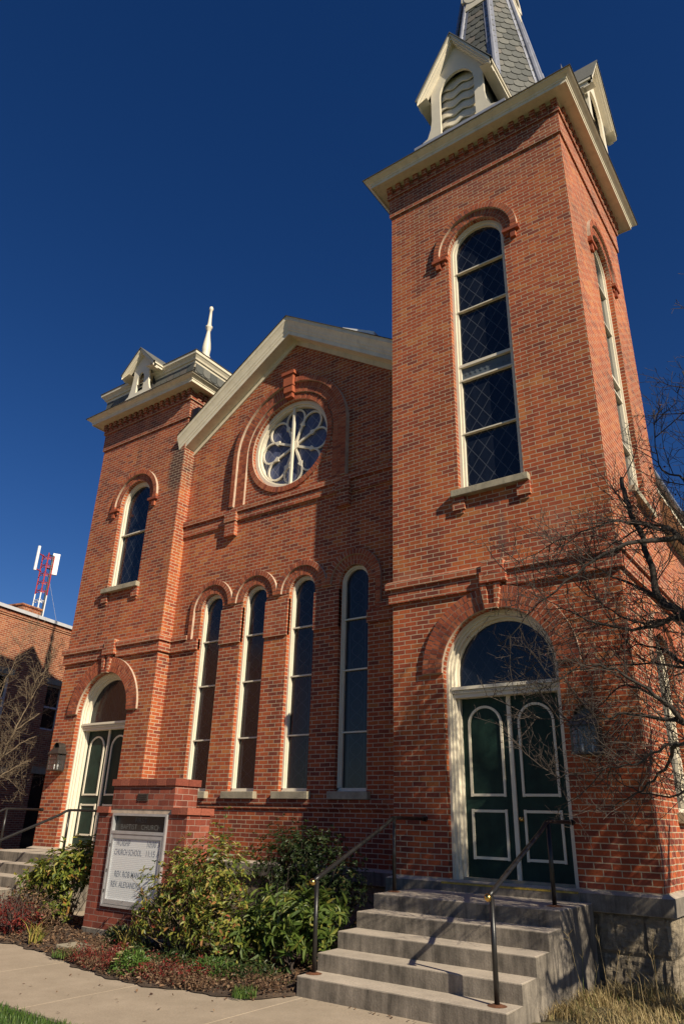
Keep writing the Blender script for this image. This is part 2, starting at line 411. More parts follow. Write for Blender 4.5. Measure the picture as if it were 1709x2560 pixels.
class MB:
    """collects faces in world coordinates, with box-projected UVs in metres"""
    def __init__(s, xf=None):
        s.v, s.f, s.uv, s.xf = [], [], [], xf
    def face(s, pts, uv=None):
        pts = [Vector(p) for p in pts]
        if s.xf is not None:
            pts = [s.xf @ p for p in pts]
        i = len(s.v)
        s.v.extend(pts)
        s.f.append(list(range(i, i + len(pts))))
        if uv is None:
            n = (pts[1] - pts[0]).cross(pts[2] - pts[0])
            ax, ay, az = abs(n.x), abs(n.y), abs(n.z)
            if az >= ax and az >= ay: uv = [(p.x, p.y) for p in pts]
            elif ay >= ax: uv = [(p.x, p.z) for p in pts]
            else: uv = [(p.y + 0.07, p.z) for p in pts]
        s.uv.extend(uv)
    def mesh(s, verts, faces):
        i = len(s.v)
        vs = [Vector(p) for p in verts]
        if s.xf is not None:
            vs = [s.xf @ p for p in vs]
        s.v.extend(vs)
        for f in faces:
            s.f.append([i + k for k in f])
            n = (vs[f[1]] - vs[f[0]]).cross(vs[f[2]] - vs[f[0]])
            ax, ay, az = abs(n.x), abs(n.y), abs(n.z)
            for k in f:
                p = vs[k]
                s.uv.append((p.x, p.y) if az >= ax and az >= ay else ((p.x, p.z) if ay >= ax else (p.y + 0.07, p.z)))
    def box(s, x0, x1, y0, y1, z0, z1, skip=''):
        x0, x1 = min(x0, x1), max(x0, x1)
        y0, y1 = min(y0, y1), max(y0, y1)
        z0, z1 = min(z0, z1), max(z0, z1)
        F = {'f': [(x0, y0, z0), (x1, y0, z0), (x1, y0, z1), (x0, y0, z1)],
             'b': [(x1, y1, z0), (x0, y1, z0), (x0, y1, z1), (x1, y1, z1)],
             'l': [(x0, y1, z0), (x0, y0, z0), (x0, y0, z1), (x0, y1, z1)],
             'r': [(x1, y0, z0), (x1, y1, z0), (x1, y1, z1), (x1, y0, z1)],
             't': [(x0, y0, z1), (x1, y0, z1), (x1, y1, z1), (x0, y1, z1)],
             'd': [(x0, y1, z0), (x1, y1, z0), (x1, y0, z0), (x0, y0, z0)]}
        for k, q in F.items():
            if k not in skip:
                s.face(q)
    def prism(s, poly, y0, y1):
        """poly in (x,z), counter-clockwise seen from -y; from front y0 to back y1"""
        s.face([(x, y0, z) for x, z in poly])
        s.face([(x, y1, z) for x, z in reversed(poly)])
        n = len(poly)
        for i in range(n):
            (a, b), (c, d) = poly[i], poly[(i + 1) % n]
            s.face([(a, y0, b), (a, y1, b), (c, y1, d), (c, y0, d)])
    def tube(s, pts, rad, n=6, cap=True):
        pts = [Vector(p) for p in pts]
        if isinstance(rad, (int, float)):
            rad = [rad] * len(pts)
        d = (pts[1] - pts[0]).normalized()
        a = d.orthogonal().normalized()
        rings, V = [], []
        for i, p in enumerate(pts):
            if i == 0: t = pts[1] - pts[0]
            elif i == len(pts) - 1: t = pts[-1] - pts[-2]
            else: t = (pts[i + 1] - p).normalized() + (p - pts[i - 1]).normalized()
            if t.length < 1e-9: t = d
            t.normalize()
            a = (a - t * a.dot(t))
            if a.length < 1e-6: a = t.orthogonal()
            a.normalize()
            b = t.cross(a)
            for k in range(n):
                an = 2 * pi * k / n
                V.append(p + (a * cos(an) + b * sin(an)) * rad[i])
        F = []
        for i in range(len(pts) - 1):
            for k in range(n):
                k2 = (k + 1) % n
                F.append((i * n + k, i * n + k2, (i + 1) * n + k2, (i + 1) * n + k))
        if cap:
            F.append(tuple(reversed(range(n))))
            F.append(tuple((len(pts) - 1) * n + k for k in range(n)))
        s.mesh(V, F)
    def lathe(s, prof, c, n=20):
        V, F = [], []
        for r, z in prof:
            for k in range(n):
                V.append((c[0] + r * cos(2 * pi * k / n), c[1] + r * sin(2 * pi * k / n), c[2] + z))
        for i in range(len(prof) - 1):
            for k in range(n):
                k2 = (k + 1) % n
                F.append((i * n + k, i * n + k2, (i + 1) * n + k2, (i + 1) * n + k))
        s.mesh(V, F)
    def build(s, name, mat, parent=None, smooth=False, loc=None, bevel=0.0):
        base = root_loc(parent) if parent else Vector(loc or (0, 0, 0))
        me = bpy.data.meshes.new(name)
        me.from_pydata([tuple(p - base) for p in s.v], [], s.f)
        u = me.uv_layers.new(name='UVMap')
        u.data.foreach_set('uv', [c for q in s.uv for c in q])
        me.materials.append(mat)
        if smooth:
            me.polygons.foreach_set('use_smooth', [True] * len(me.polygons))
        me.update()
        o = bpy.data.objects.new(name, me)
        COL.objects.link(o)
        if parent: o.parent = parent
        else: o.location = base
        if bevel:
            import bmesh
            bm = bmesh.new(); bm.from_mesh(me)
            bmesh.ops.remove_doubles(bm, verts=bm.verts, dist=1e-5)
            bm.to_mesh(me); bm.free()
            md = o.modifiers.new('edge', 'BEVEL'); md.width = bevel; md.segments = 2; md.limit_method = 'ANGLE'
        return o

def part(name, loc_parent):
    o = bpy.data.objects.new(name, None)
    COL.objects.link(o)
    o.parent = loc_parent
    return o

def arc(cx, cz, r, a0, a1, n):
    return [(cx + r * cos(a0 + (a1 - a0) * i / n), cz + r * sin(a0 + (a1 - a0) * i / n)) for i in range(n + 1)]

def arch_outline(cx, zb, zs, r, n=24):
    """opening outline in (x,z): bottom-left, up, over, down; clockwise seen from the front"""
    return [(cx - r, zb)] + arc(cx, zs, r, pi, 0, n) + [(cx + r, zb)]

def xf_side(W):
    """local wall coords (x along, y depth inwards, z) onto the plane x = W facing +x"""
    return Matrix(((0, -1, 0, W), (1, 0, 0, 0), (0, 0, 1, 0), (0, 0, 0, 1)))

def wall_face(mb, outer, holes, y, depth, xf=None):
    """flat wall at y with holes; reveals of the holes go back by depth"""
    old = mb.xf
    mb.xf = xf
    loops = [[Vector((x, z, 0)) for x, z in outer]] + [[Vector((x, z, 0)) for x, z in h] for h in holes]
    flat = [p for l in loops for p in l]
    for tri in tessellate_polygon(loops):
        a, b, c = [flat[i] for i in tri]
        if (b - a).cross(c - a).z < 0:
            b, c = c, b
        mb.face([(p.x, y, p.y) for p in (a, b, c)])
    for h in holes:
        reveal(mb, h, y, depth)
    mb.xf = old

def reveal(mb, h, y, depth, closed=True):
    n = len(h)
    ar = sum(h[i][0] * h[(i + 1) % n][1] - h[(i + 1) % n][0] * h[i][1] for i in range(n))
    pts = h if ar < 0 else list(reversed(h))
    run = 0.0
    for i in range(n if closed else n - 1):
        (a, b), (c, d) = pts[i], pts[(i + 1) % n]
        l = sqrt((a - c) ** 2 + (b - d) ** 2)
        # clockwise hole: inner faces look into the opening
        uv = [(0, b), (0, d), (depth, d), (depth, b)] if abs(a - c) < 1e-6 else [(0, run), (0, run + l), (depth, run + l), (depth, run)]
        mb.face([(a, y, b), (c, y, d), (c, y + depth, d), (a, y + depth, b)], uv)
        run += l

def ring_bricks(mb, cx, cz, r0, r1, a0, a1, y0, y1, gap=0.014, pitch=0.0694):
    rm = (r0 + r1) / 2
    n = max(3, int(round(abs(a1 - a0) * rm / pitch)))
    da = (a1 - a0) / n
    g = gap / rm / 2 * (1 if da > 0 else -1)
    for i in range(n):
        b0, b1 = a0 + da * i + g, a0 + da * (i + 1) - g
        j = rng.uniform(-.003, .003)
        p = [(cx + r * cos(a), cz + r * sin(a)) for r, a in ((r0, b0), (r1, b0), (r1, b1), (r0, b1))]
        if da < 0: p = p[::-1]
        mb.prism(p, y0 + j, y1)

def ring_solid(mb, cx, cz, r0, r1, a0, a1, y0, y1, n=28):
    for i in range(n):
        b0, b1 = a0 + (a1 - a0) * i / n, a0 + (a1 - a0) * (i + 1) / n
        P = lambda r, a, y: (cx + r * cos(a), y, cz + r * sin(a))
        mb.face([P(r0, b0, y0), P(r1, b0, y0), P(r1, b1, y0), P(r0, b1, y0)])
        mb.face([P(r1, b0, y0), P(r1, b0, y1), P(r1, b1, y1), P(r1, b1, y0)])
        mb.face([P(r0, b0, y1), P(r0, b0, y0), P(r0, b1, y0), P(r0, b1, y1)])
    for a in (a0, a1):
        P = lambda r, y: (cx + r * cos(a), y, cz + r * sin(a))
        mb.face([P(r0, y0), P(r0, y1), P(r1, y1), P(r1, y0)])

def arch_frame(mb, cx, zb, zs, ro, ri, y0, y1, n=28, sill=0.0):
    """frame band following an arched opening, outer ro, inner ri"""
    o = arch_outline(cx, zb, zs, ro, n)
    i_ = [(cx - ri, zb + sill)] + arc(cx, zs, ri, pi, 0, n) + [(cx + ri, zb + sill)]
    for k in range(len(o) - 1):
        a, b, c, d = o[k], o[k + 1], i_[k + 1], i_[k]
        mb.face([(a[0], y0, a[1]), (d[0], y0, d[1]), (c[0], y0, c[1]), (b[0], y0, b[1])])
        mb.face([(d[0], y0, d[1]), (d[0], y1, d[1]), (c[0], y1, c[1]), (c[0], y0, c[1])])
    if sill:
        mb.box(cx - ro, cx + ro, y0, y1, zb, zb + sill)

def pane_shape(mb, cx, zb, zs, r, y, n=28):
    pts = [(cx + r, zb)] + arc(cx, zs, r, 0, pi, n) + [(cx - r, zb)]
    mb.face([(x, y, z) for x, z in pts], [(x - cx, z) for x, z in pts])

def loop_sweep(mb, prof, x0, x1, y0, y1, z, close_back=True):
    """profile (off, dz) swept round a rectangle with mitred corners"""
    def ring(off, dz):
        return [(x0 - off, y0 - off, z + dz), (x1 + off, y0 - off, z + dz), (x1 + off, y1 + off, z + dz), (x0 - off, y1 + off, z + dz)]
    rs = [ring(*p) for p in prof]
    for a, b in zip(rs, rs[1:]):
        for k in range(4):
            k2 = (k + 1) % 4
            mb.face([a[k], a[k2], b[k2], b[k]])
# ---------------------------------------------------------------- setting: ground
def sheet(name, x0, x1, y0, y1, z, mat, kind='structure', label=None):
    mb = MB(); mb.face([(x0, y0, z), (x1, y0, z), (x1, y1, z), (x0, y1, z)])
    o = mb.build(name, mat, loc=((x0 + x1) / 2, (y0 + y1) / 2, z))
    return tag(o, label, None, None, kind)

sheet('ground', -1500, 1500, -1500, 1500, -0.06, M['ground'], label='rough brown ground around the church')
mb = MB(); mb.box(-25, 13, -4.55, -2.46, -.13, -.007)
tag(mb.build('soil', M['soil'], loc=(0, -3.5, -.05)), 'dirt in the joints under the sidewalk slabs', None, None, 'structure')
sheet('lawn', -60, 60, -40, -4.56, -0.02, M['lawn'], label='green lawn strip at the street side of the sidewalk')
mb = MB()
x = -2.6 - 1.56 * 14
while x < 14:
    mb.box(x + .0035, x + 1.56 - .0035, -4.56, -2.45, -0.12, 0.0)
    x += 1.56
mb.box(-12.0, -5.3, -2.446, 0.6, -0.12, 0.006)
tag(mb.build('sidewalk', M['walk'], loc=(0, -3.5, 0), bevel=0.003), 'tan concrete sidewalk with cross joints', None, None, 'structure')

# planting bed: soil sheet, raised, with a wavering front edge
edge = [(-5.35, -2.75), (-4.32, -2.82), (-3.90, -2.79), (-3.08, -2.91), (-2.53, -3.05), (-2.04, -3.18), (-1.64, -3.23), (-1.23, -3.29), (-0.80, -3.22), (-0.50, -3.13), (-0.24, -3.07), (0.28, -2.98), (0.40, -2.56)]
def edge_y(x):
    for (a, b), (c, d) in zip(edge, edge[1:]):
        if a <= x <= c:
            return b + (d - b) * (x - a) / (c - a)
    return edge[0][1] if x < edge[0][0] else edge[-1][1]
mb = MB()
nx, ny = 90, 48
V, F = [], []
for i in range(nx + 1):
    x = -5.35 + (0.43 + 5.35) * i / nx
    ye = edge_y(x) + 0.035 * sin(x * 9) + 0.02 * sin(x * 23 + 1)
    for j in range(ny + 1):
        f = j / ny
        y = ye + (0.80 - ye) * f
        z = 0.010 + 0.07 * min(1, f * 4) + (0 if j == 0 else rng.uniform(-.012, .014))
        V.append((x, y, z))
for i in range(nx):
    for j in range(ny):
        a = i * (ny + 1) + j
        F.append((a, a + ny + 1, a + ny + 2, a + 1))
mb.mesh(V, F)
tag(mb.build('planting_bed', M['soil'], loc=(-2.5, -1.5, 0)), 'dark garden soil bed between sidewalk and church wall', None, None, 'structure')
mb = MB()
V, F = [], []
for i in range(61):
    for j in range(41):
        V.append((2.66 + 9 * i / 60, -2.44 + 5.5 * j / 40, 0.02 + rng.uniform(-.02, .025) + .03 * sin(i * .7) * cos(j * .6)))
for i in range(60):
    for j in range(40):
        a = i * 41 + j
        F.append((a, a + 41, a + 42, a + 1))
mb.mesh(V, F)
tag(mb.build('grass_ground', M['ground'], loc=(5, -1, 0)), 'rough grassy earth beside the right hand church stairs', None, None, 'structure')

# ---------------------------------------------------------------- the church
church = thing('church', (-2.9, 0.4, 0), 'red brick church with two towers, cream trim, rose window and slate spire', 'church')
W, DP = 3.4, 3.4                 # bell tower
X0, X1, E_ = -8.971, -5.839, 0.401   # stair tower on the left
D = 0.713                        # nave front
XC, ZA, SL = -2.908, 11.211, 0.66
ZB = 0.93
BR, TR = M['brick'], M['brick_trim']

WIN_C, WIN_R = 1.7175, 0.5275
DC, DR, DZS = 1.65, 0.826, 3.531
def z_gable(x): return ZA - SL * abs(x - XC)

# --- bell tower walls
def cut_door(x0, x1, z0, z1, cx, zs, r):
    return [(x0, z0), (cx - r, z0)] + arc(cx, zs, r, pi, 0, 28) + [(cx + r, z0), (x1, z0), (x1, z1), (x0, z1)]
mb = MB()
wall_face(mb, cut_door(0, W, ZB, 13.36, DC, DZS, DR), [arch_outline(WIN_C, 6.2, 11.03, WIN_R)[::-1]], 0, 0.34)
reveal(mb, [(DC - DR, ZB)] + arc(DC, DZS, DR, pi, 0, 28) + [(DC + DR, ZB)], 0, 0.36, closed=False)
S = xf_side(W)
SC_Y = 1.76
wall_face(mb, [(0, ZB), (DP, ZB), (DP, 13.36), (0, 13.36)],
          [arch_outline(SC_Y, 6.2, 11.03, WIN_R)[::-1], arch_outline(SC_Y, 1.79, 3.62, 0.53)[::-1]], 0, 0.34, xf=S)
mb.face([(0, DP, ZB), (0, 0, ZB), (0, 0, 13.36), (0, DP, 13.36)])
mb.face([(W, DP, ZB), (0, DP, ZB), (0, DP, 13.36), (W, DP, 13.36)])
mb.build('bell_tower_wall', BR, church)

# --- stair tower walls
LW, LDC = -7.365, -7.38
LT_TOP = 10.92
mb = MB()
wall_face(mb, cut_door(X0, X1, ZB, LT_TOP, LDC, DZS, DR), [arch_outline(LW, 6.2, 8.36, WIN_R)[::-1]], E_, 0.34)
reveal(mb, [(LDC - DR, ZB)] + arc(LDC, DZS, DR, pi, 0, 28) + [(LDC + DR, ZB)], E_, 0.36, closed=False)
LB = E_ + 3.13
mb.face([(X1, E_, ZB), (X1, LB, ZB), (X1, LB, LT_TOP), (X1, E_, LT_TOP)])
mb.face([(X0, LB, ZB), (X0, E_, ZB), (X0, E_, LT_TOP), (X0, LB, LT_TOP)])
mb.face([(X1, LB, ZB), (X0, LB, ZB), (X0, LB, LT_TOP), (X1, LB, LT_TOP)])
mb.build('stair_tower_wall', BR, church)

# --- nave front
NWC = [-4.73, -3.567, -2.403, -1.243]
NWR, NZS, NZB = 0.305, 5.455, 1.99
RX, RZ, RR = -2.95, 8.75, 1.0
mb = MB()
rose_hole = arc(RX, RZ, RR, 0, 2 * pi, 48)[:-1]
wall_face(mb, [(X1, ZB), (0, ZB), (0, z_gable(0)), (XC, ZA), (X1, z_gable(X1))],
          [arch_outline(c, NZB, NZS, NWR)[::-1] for c in NWC] + [rose_hole], D, 0.30)
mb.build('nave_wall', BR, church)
# nave body behind the towers
mb = MB()
XR, XL, YB, YF = 2.87, -8.68, 24.0, 3.35
for xx, s in ((XR, 1), (XL, -1)):
    q = [(xx, YF, 0.3), (xx, YB, 0.3), (xx, YB, z_gable(xx)), (xx, YF, z_gable(xx))]
    mb.face(q if s > 0 else q[::-1])
mb.face([(XR, YB, .3), (XL, YB, .3), (XL, YB, z_gable(XL)), (XC, YB, ZA), (XR, YB, z_gable(XR))])
mb.face([(W - .02, YF + .06, .3), (XR, YF + .06, .3), (XR, YF + .06, z_gable(XR)), (W - .02, YF + .06, z_gable(W))][::-1])
mb.build('nave_side_wall', BR, church)

# --- stone base under everything
def base_block(name, x0, x1, y0, y1, skip=''):
    mb = MB(); mb.box(x0 + .005, x1 - .005, y0 + .005, y1, -0.1, 0.735, skip)
    a = mb.build('foundation', M['stone'], church)
    mb = MB(); mb.box(x0 - .085, x1 + .085, y0 - .085, y1, 0.735, 0.912, skip)
    mb.face([(x0 - .085, y0 - .085, .912), (x1 + .085, y0 - .085, .912), (x1 + .002, y0 - .002, .945), (x0 - .002, y0 - .002, .945)])
    mb.face([(x1 + .085, y0 - .085, .912), (x1 + .085, y1, .912), (x1 + .002, y1, .945), (x1 + .002, y0 - .002, .945)])
    mb.build('water_table', M['concrete'], church, bevel=0.008)
def rock_blocks(xf, length, x_from, z0, z1, rows):
    mb = MB(xf)
    def hgt(x, z): return .5 + .5 * sin(x * 31 + 3 * sin(z * 23)) * cos(z * 37 + 2 * sin(x * 19))
    rh = (z1 - z0) / rows
    for r in range(rows):
        x = x_from - (.22 if r % 2 else 0)
        while x < length - .02:
            w_ = rng.uniform(.45, .85)
            a, b = max(x_from, x), min(length, x + w_)
            x += w_
            if b - a < .04: continue
            za, zb = z0 + r * rh, z0 + (r + 1) * rh
            nx_, nz_ = max(4, int((b - a) / .022)), 10
            V, F = [], []
            ph = rng.uniform(0, 50)
            for i in range(nx_ + 1):
                for j in range(nz_ + 1):
                    fx, fz = i / nx_, j / nz_
                    e = min(1, 14 * min(fx, 1 - fx, fz, 1 - fz))
                    px_, pz_ = a + .002 + (b - a - .004) * fx, za + .002 + (zb - za - .004) * fz
                    d = e * (.010 + .020 * hgt(px_ + ph, pz_) + rng.uniform(0, .010))
                    V.append((px_, -d, pz_))
            for i in range(nx_):
                for j in range(nz_):
                    k = i * (nz_ + 1) + j
                    F.append((k, k + nz_ + 1, k + nz_ + 2, k + 1))
            mb.mesh(V, F)
    return mb.build('foundation_stones', M['stone'], church)
rock_blocks(None, W, 2.64, -.05, .735, 2)
rock_blocks(S, DP, .0, -.05, .735, 2)
base_block('a', 0, W, 0, DP)
base_block('b', X0, X1, E_, LB)
base_block('c', X1 + .09, -0.09, D, D + 2)
base_block('d', X1, XR, YF + .1, YB)

# --- string courses
def band(mb, x0, x1, y, z0, z1, pr, slope=0.0):
    mb.box(x0, x1, y - pr, y + .05, z0, z1)
    if slope:
        mb.face([(x0, y - pr, z1), (x1, y - pr, z1), (x1, y, z1 + slope), (x0, y, z1 + slope)])
mb = MB()   # bell tower
for a, b in ((-0.05, 1.53), (1.88, W + .05)):
    band(mb, a, b, 0, 4.65, 4.862, .05)
for a, b in ((-0.09, 1.53), (1.88, W + .09)):
    band(mb, a, b, 0, 4.864, 4.965, .09, .05)
for side in (1,):
    mb.xf = S
    band(mb, .002, DP, 0, 4.65, 4.862, .05); band(mb, .002, DP, 0, 4.864, 4.965, .09, .05)
    mb.xf = None
mb.box(1.51, 1.90, -.13, .05, 4.71, 4.866); mb.box(1.54, 1.87, -.118, .05, 4.868, 5.03)
mb.build('string_course', TR, church)
dx = LDC - DC
mb = MB()   # stair tower
kx0, kx1 = 1.53 + dx, 1.88 + dx
for a, b in ((X0 - .05, kx0), (kx1, X1 + .05)):
    band(mb, a, b, E_, 4.65, 4.862, .05)
for a, b in ((X0 - .09, kx0), (kx1, X1 + .09)):
    band(mb, a, b, E_, 4.864, 4.965, .09, .05)
mb.box(X1 - .02, X1 + .05, E_ + .051, D - .055, 4.65, 4.862); mb.box(X1 - .02, X1 + .09, E_ + .051, D - .095, 4.864, 4.965)
mb.box(1.51 + dx, 1.90 + dx, E_ - .13, E_ + .05, 4.71, 4.866); mb.box(1.54 + dx, 1.87 + dx, E_ - .118, E_ + .05, 4.868, 5.03)
mb.build('string_course', TR, church)
mb = MB()   # nave, between tower and outer windows, spandrels, sill course
for a, b in ((X1, NWC[0] - NWR), (NWC[3] + NWR, 0)):
    band(mb, a, b, D, 4.65, 4.868, .05)
for a, b in ((X1, NWC[0] - .585), (NWC[3] + .585, 0)):
    band(mb, a, b, D, 4.87, 4.96, .08, .03)
for a, b in zip(NWC, NWC[1:]):
    band(mb, a + NWR, b - NWR, D, 4.67, 5.36, .035)
band(mb, X1, 0, D, 1.74, 1.80, .03); band(mb, X1, 0, D, 1.802, 1.885, .05)
# below the rose
band(mb, X1, 0, D, 7.44, 7.56, .085, .04)
band(mb, X1, -4.50, D, 7.20, 7.437, .04); band(mb, -4.22, -1.62, D, 7.26, 7.437, .05); band(mb, -1.34, 0, D, 7.20, 7.437, .04)
for c in (-4.36, -1.48):
    mb.box(c - .14, c + .14, D - .10, D + .05, 6.93, 7.24); mb.box(c - .16, c + .16, D - .12, D + .05, 7.242, 7.436)
mb.build('string_course', TR, church)

# --- friezes with dentils
def frieze(x0, x1, y0, y1, zt, sides):
    mb = MB()
    z0, z1, z2 = zt - .745, zt - .27, zt - .205
    for pr, a, b in ((.034, z0, z1), (.068, z1, z2)):
        mb.box(x0 - pr, x1 + pr, y0 - pr, y1 + pr, a, b)
    mb.box(x0 - .035, x1 + .035, y0 - .035, y1 + .035, z2, zt)
    n = int(round((x1 - x0) / .196))
    for k in range(n + 1):
        f = k / n
        c = x0 + .0 + (x1 - x0) * f
        mb.box(c - .052, c + .052, y0 - .075, y0, z2 + .002, z2 + .07)
        mb.box(c - .052, c + .052, y0 - .108, y0, z2 + .071, zt - .002)
        c = y0 + .196 + (y1 - y0 - .196) * f
        for xx, s in ((x1, 1), (x0, -1)):
            mb.box(xx, xx + s * .075, c - .052, c + .052, z2 + .002, z2 + .07)
            mb.box(xx, xx + s * .108, c - .052, c + .052, z2 + .071, zt - .002)
    return mb.build('frieze', TR, church)
frieze(0, W, 0, DP, 13.35, '')
frieze(X0, X1, E_, LB, 10.905, '')

# --- cornices
PROF = [(.0, -.03), (.055, -.03), (.06, -.005), (.07, .0), (.285, .0), (.285, -.018), (.305, -.018), (.305, .045), (.318, .05), (.326, .075),
        (.345, .085), (.362, .10), (.39, .118), (.408, .128), (.41, .150), (.422, .152)]
def cornice(x0, x1, y0, y1, zs, top_in, top_h, prof=PROF, name='cornice'):
    mb = MB()
    loop_sweep(mb, prof, x0, x1, y0, y1, zs)
    o = mb.build(name, M['cream'], church)
    mb = MB()
    r = [(prof[-1][0], prof[-1][1] + .001), (prof[-1][0] + .014, prof[-1][1] + .001), (prof[-1][0] + .014, prof[-1][1] + .016), (top_in, top_h)]
    loop_sweep(mb, r, x0, x1, y0, y1, zs)
    mb.build('eave_flashing', M['roof'], o)
    return o
cornice(0, W, 0, DP, 13.347, -.35, .52)
cornice(X0, X1, E_, LB, 10.907, .12, .30)
PU = [(.0, -.02), (.10, -.02), (.10, .08), (.115, .09), (.13, .15), (.16, .16), (.175, .20), (.215, .25), (.24, .27), (.245, .34)]
cornice(X0, X1, E_, LB, 11.50, -1.54, 1.75, PU, 'upper_cornice')

# slate band between the two cornices of the stair tower
def scallops(mb, o, u, v, nrm, hw_fn, length, sw=.235, ex=.24, tilt=.014):
    """fish-scale slates on a face: o bottom centre, u across, v up the slope, nrm out"""
    o, u, v, nrm = Vector(o), Vector(u), Vector(v), Vector(nrm)
    rows = int(length / ex)
    for r in range(rows + 1):
        s0 = r * ex
        hw = hw_fn(s0)
        if hw < .05: break
        k0 = int(hw / sw) + 2
        for k in range(-k0, k0 + 1):
            c = (k + (.5 if r % 2 else 0)) * sw
            if c - sw / 2 > hw or c + sw / 2 < -hw: continue
            jt = rng.uniform(-.004, .004)
            pts = [(c - sw * .488, ex * 1.25), (c - sw * .488, ex * .34)]
            for q in range(1, 6):
                a = pi + pi * q / 6
                pts.append((c + sw * .488 * cos(a), ex * .34 + ex * .34 * sin(a)))
            pts += [(c + sw * .488, ex * .34), (c + sw * .488, ex * 1.25)]
            P = []
            for a, b in pts:
                h2 = hw_fn(s0 + b)
                a = max(-h2, min(h2, a))
                P.append(o + u * a + v * (s0 + b) + nrm * (tilt * (1.25 - b / ex) + .004 + jt * .3))
            mb.face(P)
            # thin lower edge
            for q in range(1, len(P) - 2):
                mb.face([P[q], P[q] - nrm * .012, P[q + 1] - nrm * .012, P[q + 1]])
mb = MB(); ub = MB()
for (o, u, n, hw) in (((-7.405, E_ - .11, 11.12), (1, 0, 0), (0, -1, 0), 1.66), ((X1 + .11, E_ + 1.565, 11.12), (0, 1, 0), (1, 0, 0), 1.66), ((X0 - .11, E_ + 1.565, 11.12), (0, -1, 0), (-1, 0, 0), 1.66)):
    scallops(mb, o, u, (0, 0, 1), n, lambda s, h=hw: h, .40)
ub.box(X0 - .10, X1 + .10, E_ - .10, LB + .1, 11.05, 11.49)
t = mb.build('mansard_slates', M['slate'], church)
ub.build('mansard_backing', M['under'], t)

# --- gable cornice (rake)
RP = [(.0, -.02), (.035, -.02), (.035, .085), (.05, .10), (.285, .10), (.285, .085), (.305, .085), (.305, .185), (.322, .20), (.33, .255), (.345, .27), (.36, .33), (.395, .40), (.412, .415), (.414, .50), (.424, .502)]
mb = MB()
xl = -6.03
def rk(x, off, dz): return (x, D - off, z_gable(x) + dz)
for (a, b), (c, d) in zip(RP, RP[1:]):
    mb.face([rk(xl, a, b), rk(XC, a, b), rk(XC, c, d), rk(xl, c, d)])
    mb.face([rk(XC, a, b), rk(-.002, a, b), rk(-.002, c, d), rk(XC, c, d)])
mb.face([rk(xl, a, b) for a, b in [(.0, .5)] + RP][::-1])
mb.build('gable_cornice', M['cream'], church)
# --- roof
mb = MB()
t0 = .515
for xa, xb, ya, yb in ((xl - .01, XC, D - .44, YF + .1), (XC, -.003, D - .44, YF + .1), (XL - .42, XC, YF + .1, YB + .4), (XC, XR + .40, YF + .1, YB + .4)):
    za, zb_ = z_gable(xa) + t0, z_gable(xb) + t0
    mb.face([(xa, ya, za), (xb, ya, zb_), (xb, yb, zb_), (xa, yb, za)])
    mb.face([(xa, ya, za - .012), (xb, ya, zb_ - .012), (xb, ya, zb_), (xa, ya, za)])
rf = mb.build('roof', M['roof'], church)
mb = MB()   # eave on the right with gutter, soffit
xe, ze = XR + .40, z_gable(XR + .40) + t0
mb.face([(XR - .02, YF + .15, ze - .22), (XR - .02, YB, ze - .22), (xe, YB, ze - .22), (xe, YF + .15, ze - .22)][::-1])
mb.face([(xe, YF + .15, ze - .22), (xe, YB, ze - .22), (xe, YB, ze), (xe, YF + .15, ze)])
mb.build('eave_soffit', M['cream'], rf)
mb = MB(); mb.tube([(xe + .06, YF + .15, ze - .05), (xe + .06, YB, ze - .05)], .06, 10)
mb.build('gutter', M['lead'], rf)
mb = MB(); za, zc = z_gable(-1.38) + t0, z_gable(-.62) + t0
mb.prism([(-1.38, za + .003), (-.62, zc + .003), (-.62, zc + .11), (-.72, zc + .17), (-1.38, za + .04)], D - .38, D + .5)
mb.build('flashing_patch', M['white_paint'], rf)
mb = MB(); zc = z_gable(0) + t0
mb.prism([(-.60, z_gable(-.60) + t0 + .003), (-.003, zc + .003), (-.003, zc + .26), (-.10, zc + .17), (-.30, zc + .19), (-.60, z_gable(-.60) + t0 + .05)], D - .36, D + .5)
mb.build('step_flashing', M['lead'], rf)
# rain head at the corner of the stair tower
mb = MB()
mb.prism([(-5.80, 9.98), (-5.62, 9.98), (-5.56, 10.20), (-5.56, 10.36), (-5.86, 10.36), (-5.86, 10.2)], E_ - .02 + .04, E_ + .26)
mb.tube([(-5.72, E_ + .1, 10.0), (-5.74, E_ + .1, 9.5)], .045, 8)
mb.build('rain_head', M['iron'], church)

